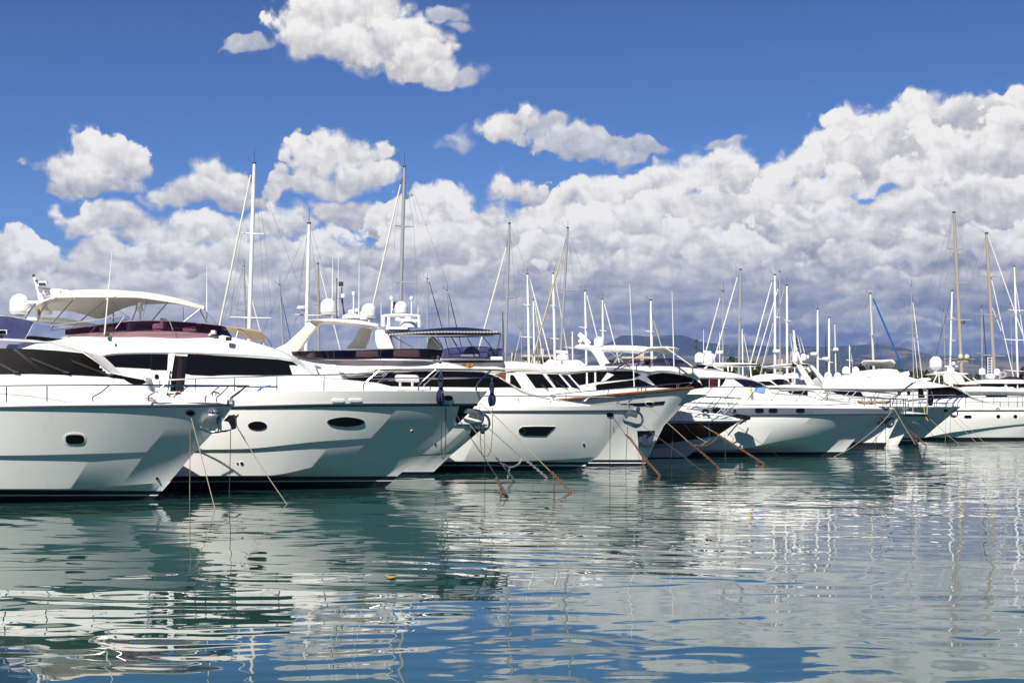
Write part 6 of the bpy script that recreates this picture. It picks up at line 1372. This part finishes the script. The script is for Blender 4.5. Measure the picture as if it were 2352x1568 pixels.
# maroon boat and the yachts beyond
t, A = line('tan rope with rusty chain across the maroon hull', [(1560, 940), (1600, 968), (1642, 993)], 60.6, 'rope', 2.6, d1=59)
links(t, path3([(1642, 993), (1700, 1030), (1757, 1066)], 59, depth_at(1066)), .2)
t, A = line('slack tan rope curving to a rusty chain on the maroon hull', [(1557, 944), (1566, 962), (1580, 984), (1600, 1002), (1624, 1016)], 60.4, 'rope', 2.2, d1=59.5)
links(t, path3([(1590, 1022), (1620, 1023), (1640, 1012), (1650, 1002)], 58.6, 58.9), .18)
line('thin light blue line hanging from the maroon boat cleat', [(1626, 949), (1630, 1000), (1632, 1052)], 61.0, 'bline', 1.5, n=4)
line('dark line from the maroon boat cleat to the water', [(1617, 948), (1690, 1010), (1718, 1046)], 61.2, 'dkrope', 1.8)
line('dark line from the maroon stem running right to the water', [(1692, 977), (1792, 1050)], 61.9, 'dkrope', 1.8)
line('dark rope hanging straight through the timber railed bow shade', [(1549, 955), (1541, 1060)], 60.8, 'dkrope', 1.8, n=4); line('dark rope hanging straight from the maroon stem', [(1665, 998), (1666, 1054)], 61.9, 'dkrope', 1.8, n=4)
line('tan rope curving from the silver banded bow down to the water', [(2050, 934), (2042, 952), (2020, 976), (1985, 1006), (1950, 1031), (1917, 1048)], 65.0, 'rope', 2.8)
line('black rope slanting left under the silver banded bow', [(2032, 983), (2005, 1015), (1978, 1046)], 65.0, 'dkrope', 2.0)
line('left of two dark ropes hanging straight under the silver banded bow', [(2011, 985), (2011.5, 1030)], 76.5, 'dkrope', 1.6, n=3); line('right of two dark ropes hanging straight under the silver banded bow', [(2034, 985), (2034.5, 1030)], 76.0, 'dkrope', 1.8, n=3)
line('tan rope from the silver banded tip to the water beyond', [(2052, 935), (2078, 980), (2102, 1020)], 65.2, 'rope', 2.4, d1=64.0)
line('dark rope from the silver banded tip, behind the tan one', [(2060, 942), (2085, 975), (2118, 1018)], 76.2, 'dkrope', 1.8)
t, A = line('dark rope turning to grey chain among the dark bows', [(2050, 962), (2084, 994)], 76.5, 'dkrope', 1.8, d1=76.2)
links(t, path3([(2084, 994), (2110, 1022)], 76.2, depth_at(1024)), .24, 'chain')
t = Thing('rusty_chain', 'rusty chain piece hanging among the dark bows at right', 'chain', tuple(wp(2105, 998, 80)), 'mooring lines from the bows', 80); links(t, path3([(2104, 998), (2106, 1024)], 80, 80), .22); links(t, path3([(2086, 988), (2104, 1000), (2128, 1024)], 80, 78.5), .22)
line('dark line crossing the dark shaded bow to the water', [(2100, 943), (2158, 1020)], 80.2, 'dkrope', 1.8)
line('tan line from the dark shaded bow to the water, left of a pair', [(2130, 957), (2203, 1021)], 84.2, 'rope', 1.8)
line('tan line reaching the water before the far right hull, middle one', [(2175, 947), (2247, 1021)], 84.4, 'rope', 1.8)
line('tan line reaching the water before the far right hull, rightmost', [(2190, 949), (2266, 1021)], 84.4, 'rope', 1.6)
line('pale rope hanging straight from the dark shaded bow', [(2173, 948), (2171, 1019)], 84.4, 'rope', 1.5, n=3); line('black rope hanging straight beside the far right hull', [(2184, 954), (2181, 1019)], 84.6, 'dkrope', 1.5, n=3)
line('yellow hose dangling over the dark shaded bow', [(2122, 933), (2124, 948), (2127, 958), (2133, 968)], 82.4, 'ylline', 2.4, d1=82.2, name='hose', cat='hose', group=None)

# ---------------------------------------------------------------- floating leaf and small flags
u = Thing('floating_leaf', 'small orange leaf floating on the water at centre', 'leaf', (wp(898, 1327, depth_at(1327)).x, depth_at(1327), 0.0), None, depth_at(1327))
c = u.loc
u.mesh('leaf', *join([([c+Vector((x*.075, y*.22, .012+.01*abs(x))) for x, y in ((-1, 0), (-.6, .4), (0, .5), (.6, .35), (1, 0), (.6, -.4), (0, -.5), (-.6, -.35))]+[c+Vector((0, 0, .03))], [[i, (i+1) % 8, 8] for i in range(8)])]), 'leaf')
def flag(label, x, y0, y1, d, cols, w, mast=None):
    u = Thing('flag', label, 'flag', tuple(wp(x, y1, d)), 'flags on the boats', d)
    m = mast or (y0-3, y1+6)
    u.mesh('staff', *tube_geo([wp(x, m[1], d), wp(x, m[0], d)], .02, 6), 'mwhite')
    n = len(cols); k = d/FX
    for i, cl_ in enumerate(cols):
        V, F = [], []
        for a in range(4):
            for b in range(5):
                xx = x+w*(i+a/3)/n; V.append(wp(xx, y0+(y1-y0)*b/4+1.5*(i+a/3)/n, d+.08*math.sin(3*(i+a/3)+b)))
        for a in range(3):
            for b in range(4): F.append([a*5+b, a*5+b+1, (a+1)*5+b+1, (a+1)*5+b])
        u.mesh('stripe', V, F, cl_)
flag('drooping red flag under the taupe awning', 84, 711, 725, 40.6, ['white', 'red'], 8)
flag('blue white red flag on a staff above the pilothouse roof', 1176, 812, 829, 57, ['canvasb', 'canvasw', 'red'], 4.5)
flag('small navy flag beside the three domes', 902, 692, 707, 55.5, ['canvasb'], 7)
flag('blue white red flag on the arch yacht mast', 1817, 810, 826, 78, ['canvasb', 'canvasw', 'red'], 5)
flag('tiny red flag on the far right radar arch', 2168, 868, 878, 107.5, ['canvasw', 'red'], 5)

# ---------------------------------------------------------------- far shore, buildings, trees, hills
def struct(name, V, F, mat):
    me = bpy.data.meshes.new(name); me.from_pydata(V, [], F); me.materials.append(mat); fix_normals(me)
    o = bpy.data.objects.new(name, me); COL.objects.link(o); o['kind'] = 'structure'; return o
quaymat = plain('quay_stone', (0.30, 0.28, 0.25), 0.8, var=.3); sandmat = plain('shore_ground', (0.16, 0.14, 0.10), 0.9, var=.3)
def sh(x): return 232+0.05*x
struct('quay', [(-600, sh(-600), -2), (700, sh(700), -2), (700, sh(700), 1.3), (-600, sh(-600), 1.3), (-600, sh(-600)+6, -2), (700, sh(700)+6, -2), (700, sh(700)+6, 1.3), (-600, sh(-600)+6, 1.3)], [(0, 1, 2, 3), (3, 2, 6, 7), (4, 7, 6, 5), (0, 3, 7, 4), (1, 5, 6, 2), (0, 4, 5, 1)], quaymat)
struct('shore', [(-3000, sh(-600)+5.9, 1.0), (3500, sh(700)+5.9, 1.0), (3500, 2600, 4), (-3000, 2600, 4)], [(0, 1, 2, 3)], sandmat)
wallm = plain('pale_render', (0.50, 0.42, 0.33), 0.8, var=.12)
def building(label, x0, x1, ytop, d, floors, dep=14):
    a, b = wp(x0, ytop, d), wp(x1, ytop, d); Hh = a.z; w = b.x-a.x
    t = Thing('apartment_building', label, 'building', ((a.x+b.x)/2, d, 1.0), 'buildings on the far shore', d)
    t.mesh('wall', *box_geo(Vector(((a.x+b.x)/2, d+dep/2, (Hh+1)/2)), w, dep, Hh-1), wallm, None, False)
    t.mesh('roof', *join([box_geo(Vector(((a.x+b.x)/2, d+dep/2, Hh+.15)), w+1.4, dep+1.4, .4), box_geo(Vector(((a.x+b.x)/2+w*.2, d+dep/2, Hh+1)), w*.15, 3, 1.4)]), wallm, None, False)
    fh = (Hh-1.3)/floors
    for f in range(floors):
        z = 1.3+fh*(f+.5)
        t.mesh('balcony', *box_geo(Vector(((a.x+b.x)/2, d-.55, z-fh*.32)), w*.96, 1.1, .9, 0, .02), 'cream', None, False)
        n = max(2, int(w/2.6))
        for i in range(n): t.mesh('window', *box_geo(Vector((a.x+w*(i+.5)/n, d-.02, z+.15)), w/n*.55, .1, fh*.55), 'glass', None, False)
building('flat roofed apartment block behind the violet flybridge screen', 1436, 1500, 823, 262, 3)
building('flat roofed apartment block behind the pilothouse masts', 1204, 1264, 819, 270, 3)
building('long low white building behind the arch yacht', 1752, 1826, 844, 258, 2, 12)
leafm = {}
for nm, c0 in (('pine_foliage', (0.035, 0.052, 0.015)), ('dark_foliage', (0.022, 0.034, 0.014)), ('olive_foliage', (0.050, 0.060, 0.024))):
    m, q, b = new_mat(nm); oi = q.n('ShaderNodeNewGeometry').outputs['Random Per Island']
    q.put(b.inputs['Base Color'], q.mix(oi, (c0[0]*.6, c0[1]*.6, c0[2]*.6, 1), (c0[0]*1.7, c0[1]*1.6, c0[2]*1.4, 1))); b.inputs['Roughness'].default_value = .7; leafm[nm] = m
barkm = plain('bark', (0.10, 0.07, 0.05), .9)
def tree(name, label, x, ytop, d, wpx, hpx, kind='dark_foliage', seed=1, leaves=900):
    rnd = random.Random(seed); k = d/FX; top = wp(x, ytop, d); cw, chh = wpx*k/2, hpx*k/2; c = top-Vector((0, 0, chh))
    t = Thing(name, label, 'tree', (top.x, d, 1.0), 'trees on the far shore', d)
    tr = [tube_geo(smooth_path([Vector((top.x, d, .8)), Vector((top.x+.2, d, c.z*.5)), Vector((top.x, d, c.z))], 3), [.35]*3+[.22]*3+[.1], 8)]
    for i in range(5):
        a = i*1.26; tr.append(tube_geo([Vector((top.x, d, c.z-chh*.7)), c+Vector((cw*.6*math.cos(a), cw*.6*math.sin(a), chh*.1))], [.14, .05], 5))
    t.mesh('trunk', *join(tr), barkm)
    V, F = [], []; cl = [(c+Vector((rnd.uniform(-.8, .8)*cw, rnd.uniform(-.8, .8)*cw, rnd.uniform(-.6, .65)*chh)), rnd.uniform(.25, .5)) for _ in range(13)]
    for i in range(leaves):
        cc, rr = rnd.choice(cl); v = Vector((rnd.gauss(0, 1), rnd.gauss(0, 1), rnd.gauss(0, 1))).normalized()*rnd.random()**.4
        p = cc+Vector((v.x*cw*rr, v.y*cw*rr, v.z*chh*rr*1.2)); n = Vector((rnd.uniform(-1, 1), rnd.uniform(-1, 1), rnd.uniform(-.4, 1))).normalized()
        a = n.orthogonal().normalized(); b = n.cross(a); s = rnd.uniform(.22, .5); j = len(V)
        V += [p+a*s, p+b*s*.7, p-a*s, p-b*s*.7]; F.append([j, j+1, j+2, j+3])
    t.mesh('crown', V, F, leafm[kind], None, False)
tree('umbrella_pine', 'flat topped umbrella pine beside the tall grey mast', 1686, 823, 250, 44, 26, 'pine_foliage', 3, 1600)
tree('pine_tree', 'dark tree under the twin dome hardtop', 1668, 838, 256, 40, 30, 'dark_foliage', 4)
tree('pine_tree', 'dark tree left of the arch yacht hardtop', 1738, 834, 258, 34, 34, 'pine_foliage', 5)
tree('pine_tree', 'tree seen through the raked arch', 1866, 852, 250, 34, 30, 'pine_foliage', 6)
specs = [(1990, 838, 46), (2024, 840, 40), (2056, 843, 36), (2094, 842, 40), (2122, 852, 34), (2148, 856, 40), (2176, 850, 44), (2232, 862, 34), (2256, 866, 30), (2300, 872, 40)]
words = ['behind the white rolled awning at its left end', 'directly behind the white rolled awning', 'at the right end of the white rolled awning', 'beside the foot of the blue furled sail', 'left of the big cone based dome', 'under the big cone based dome', 'seen through the far radar arch', 'right of the taller tan mast foot', 'below the small far dome', 'behind the far wheelhouse roof']
for i, ((x, y, w), s) in enumerate(zip(specs, words)): tree('shore_tree', 'dark tree on the far shore '+s, x, y, 246+i*3, w, 42, ('dark_foliage', 'olive_foliage', 'pine_foliage')[i % 3], 20+i)
tree('shore_tree', 'dark tree at the right edge behind the rightmost mast', 2349, 846, 244, 26, 44, 'dark_foliage', 40)
tree('shore_tree', 'small dark tree seen under the taupe awning', 236, 756, 258, 10, 22, 'dark_foliage', 41, 500)
tree('palm_tree', 'small palm crown behind the hardtop leg', 1404, 829, 240, 12, 10, 'dark_foliage', 42, 300)
hillm, q, b = new_mat('hill_forest')
pos = q.n('ShaderNodeNewGeometry').outputs['Position']
n1 = q.noise(pos, .0022, 6, .6).outputs[0]; n2 = q.noise(pos, .012, 4, .6).outputs[0]
sun_patch = q.rng(q.m('ADD', n1, q.m('MULTIPLY', n2, .35)), .63, .75, 0, 1, True)  # tan patches in the colour stand in for sunlit slopes
q.put(b.inputs['Base Color'], q.mix(sun_patch, (0.030, 0.045, 0.055, 1), (0.17, 0.145, 0.125, 1))); b.inputs['Roughness'].default_value = .95; b.inputs['Specular IOR Level'].default_value = 0
def hill(ridge, d, run, seed):
    rnd = random.Random(seed); xs = [p[0] for p in ridge]; N = 260; R = 26
    X = np.linspace(xs[0], xs[-1], N); Y = pchip(xs, [p[1] for p in ridge], X); V, F = [], []
    ph = [rnd.uniform(0, 6) for _ in range(8)]
    for j in range(R):
        v = j/(R-1)
        for i in range(N):
            p = wp(X[i], Y[i], d); px = p.x
            sp = sum(math.sin(px*f+ph[n]+v*3)*a for n, (f, a) in enumerate(((.004, .5), (.011, .3), (.023, .16), (.05, .08))))
            z = p.z*(1-(1-v)**1.5)if False else p.z*v**(1.1)*(1+.22*sp*(v*(1-v))*4)
            V.append((px*(1-(1-v)*run/d*.5), d-(1-v)*run, max(z, -5)))
    for j in range(R-1):
        for i in range(N-1): F.append((j*N+i, j*N+i+1, (j+1)*N+i+1, (j+1)*N+i))
    b0 = len(V)
    for i in range(N): V.append((V[(R-1)*N+i][0], d+run*.6, -5))
    for i in range(N-1): F.append(((R-1)*N+i, (R-1)*N+i+1, b0+i+1, b0+i))
    o = struct('hills', V, F, hillm); o.data.polygons.foreach_set('use_smooth', [True]*len(o.data.polygons))
hill([(-900, 905), (300, 885), (700, 868), (900, 858), (1050, 838), (1130, 818), (1180, 800), (1240, 783), (1285, 770), (1310, 767), (1335, 770), (1370, 784), (1400, 792), (1460, 800), (1600, 812), (1800, 822), (2000, 830), (2400, 838), (3000, 850), (3900, 895)], 5200, 1500, 1)
hill([(1150, 900), (1300, 830), (1380, 797), (1411, 780), (1428, 770.5), (1452, 770), (1494, 773), (1530, 770), (1563, 769.5), (1587, 776), (1612, 785), (1640, 788), (1662, 792), (1695, 790), (1753, 795), (1862, 795), (1904, 796), (1979, 791.5), (2004, 790), (2054, 793), (2104, 806), (2154, 815), (2229, 818), (2290, 814), (2352, 811), (2600, 800), (3000, 820), (3900, 890)], 4400, 1300, 2)
hill([(1200, 905), (1500, 870), (1700, 822), (1800, 812), (1837, 808), (1870, 822), (1960, 818), (2010, 822), (2053, 829), (2093, 818.5), (2150, 820), (2210, 822), (2352, 832), (2700, 840), (3600, 890)], 3300, 900, 3)

# ---------------------------------------------------------------- air between here and the hills
hm = bpy.data.materials.new('haze'); hm.use_nodes = True; hm.node_tree.nodes.clear(); q = NG(hm.node_tree)
pv = q.n('ShaderNodeVolumePrincipled'); pv.inputs['Density'].default_value = 0.00009; pv.inputs['Color'].default_value = (0.30, 0.47, 1.0, 1); pv.inputs['Anisotropy'].default_value = 0.0
ho = q.n('ShaderNodeOutputMaterial'); hm.node_tree.links.new(pv.outputs[0], ho.inputs['Volume'])
g = box_geo(Vector((0, 3000, 150)), 15000, 6400, 304)
me = bpy.data.meshes.new('haze'); me.from_pydata([tuple(v) for v in g[0]], [], g[1]); me.materials.append(hm); fix_normals(me)
ho_ = bpy.data.objects.new('haze', me); COL.objects.link(ho_); ho_['kind'] = 'stuff'; ho_['label'] = 'thin blue haze over the bay'
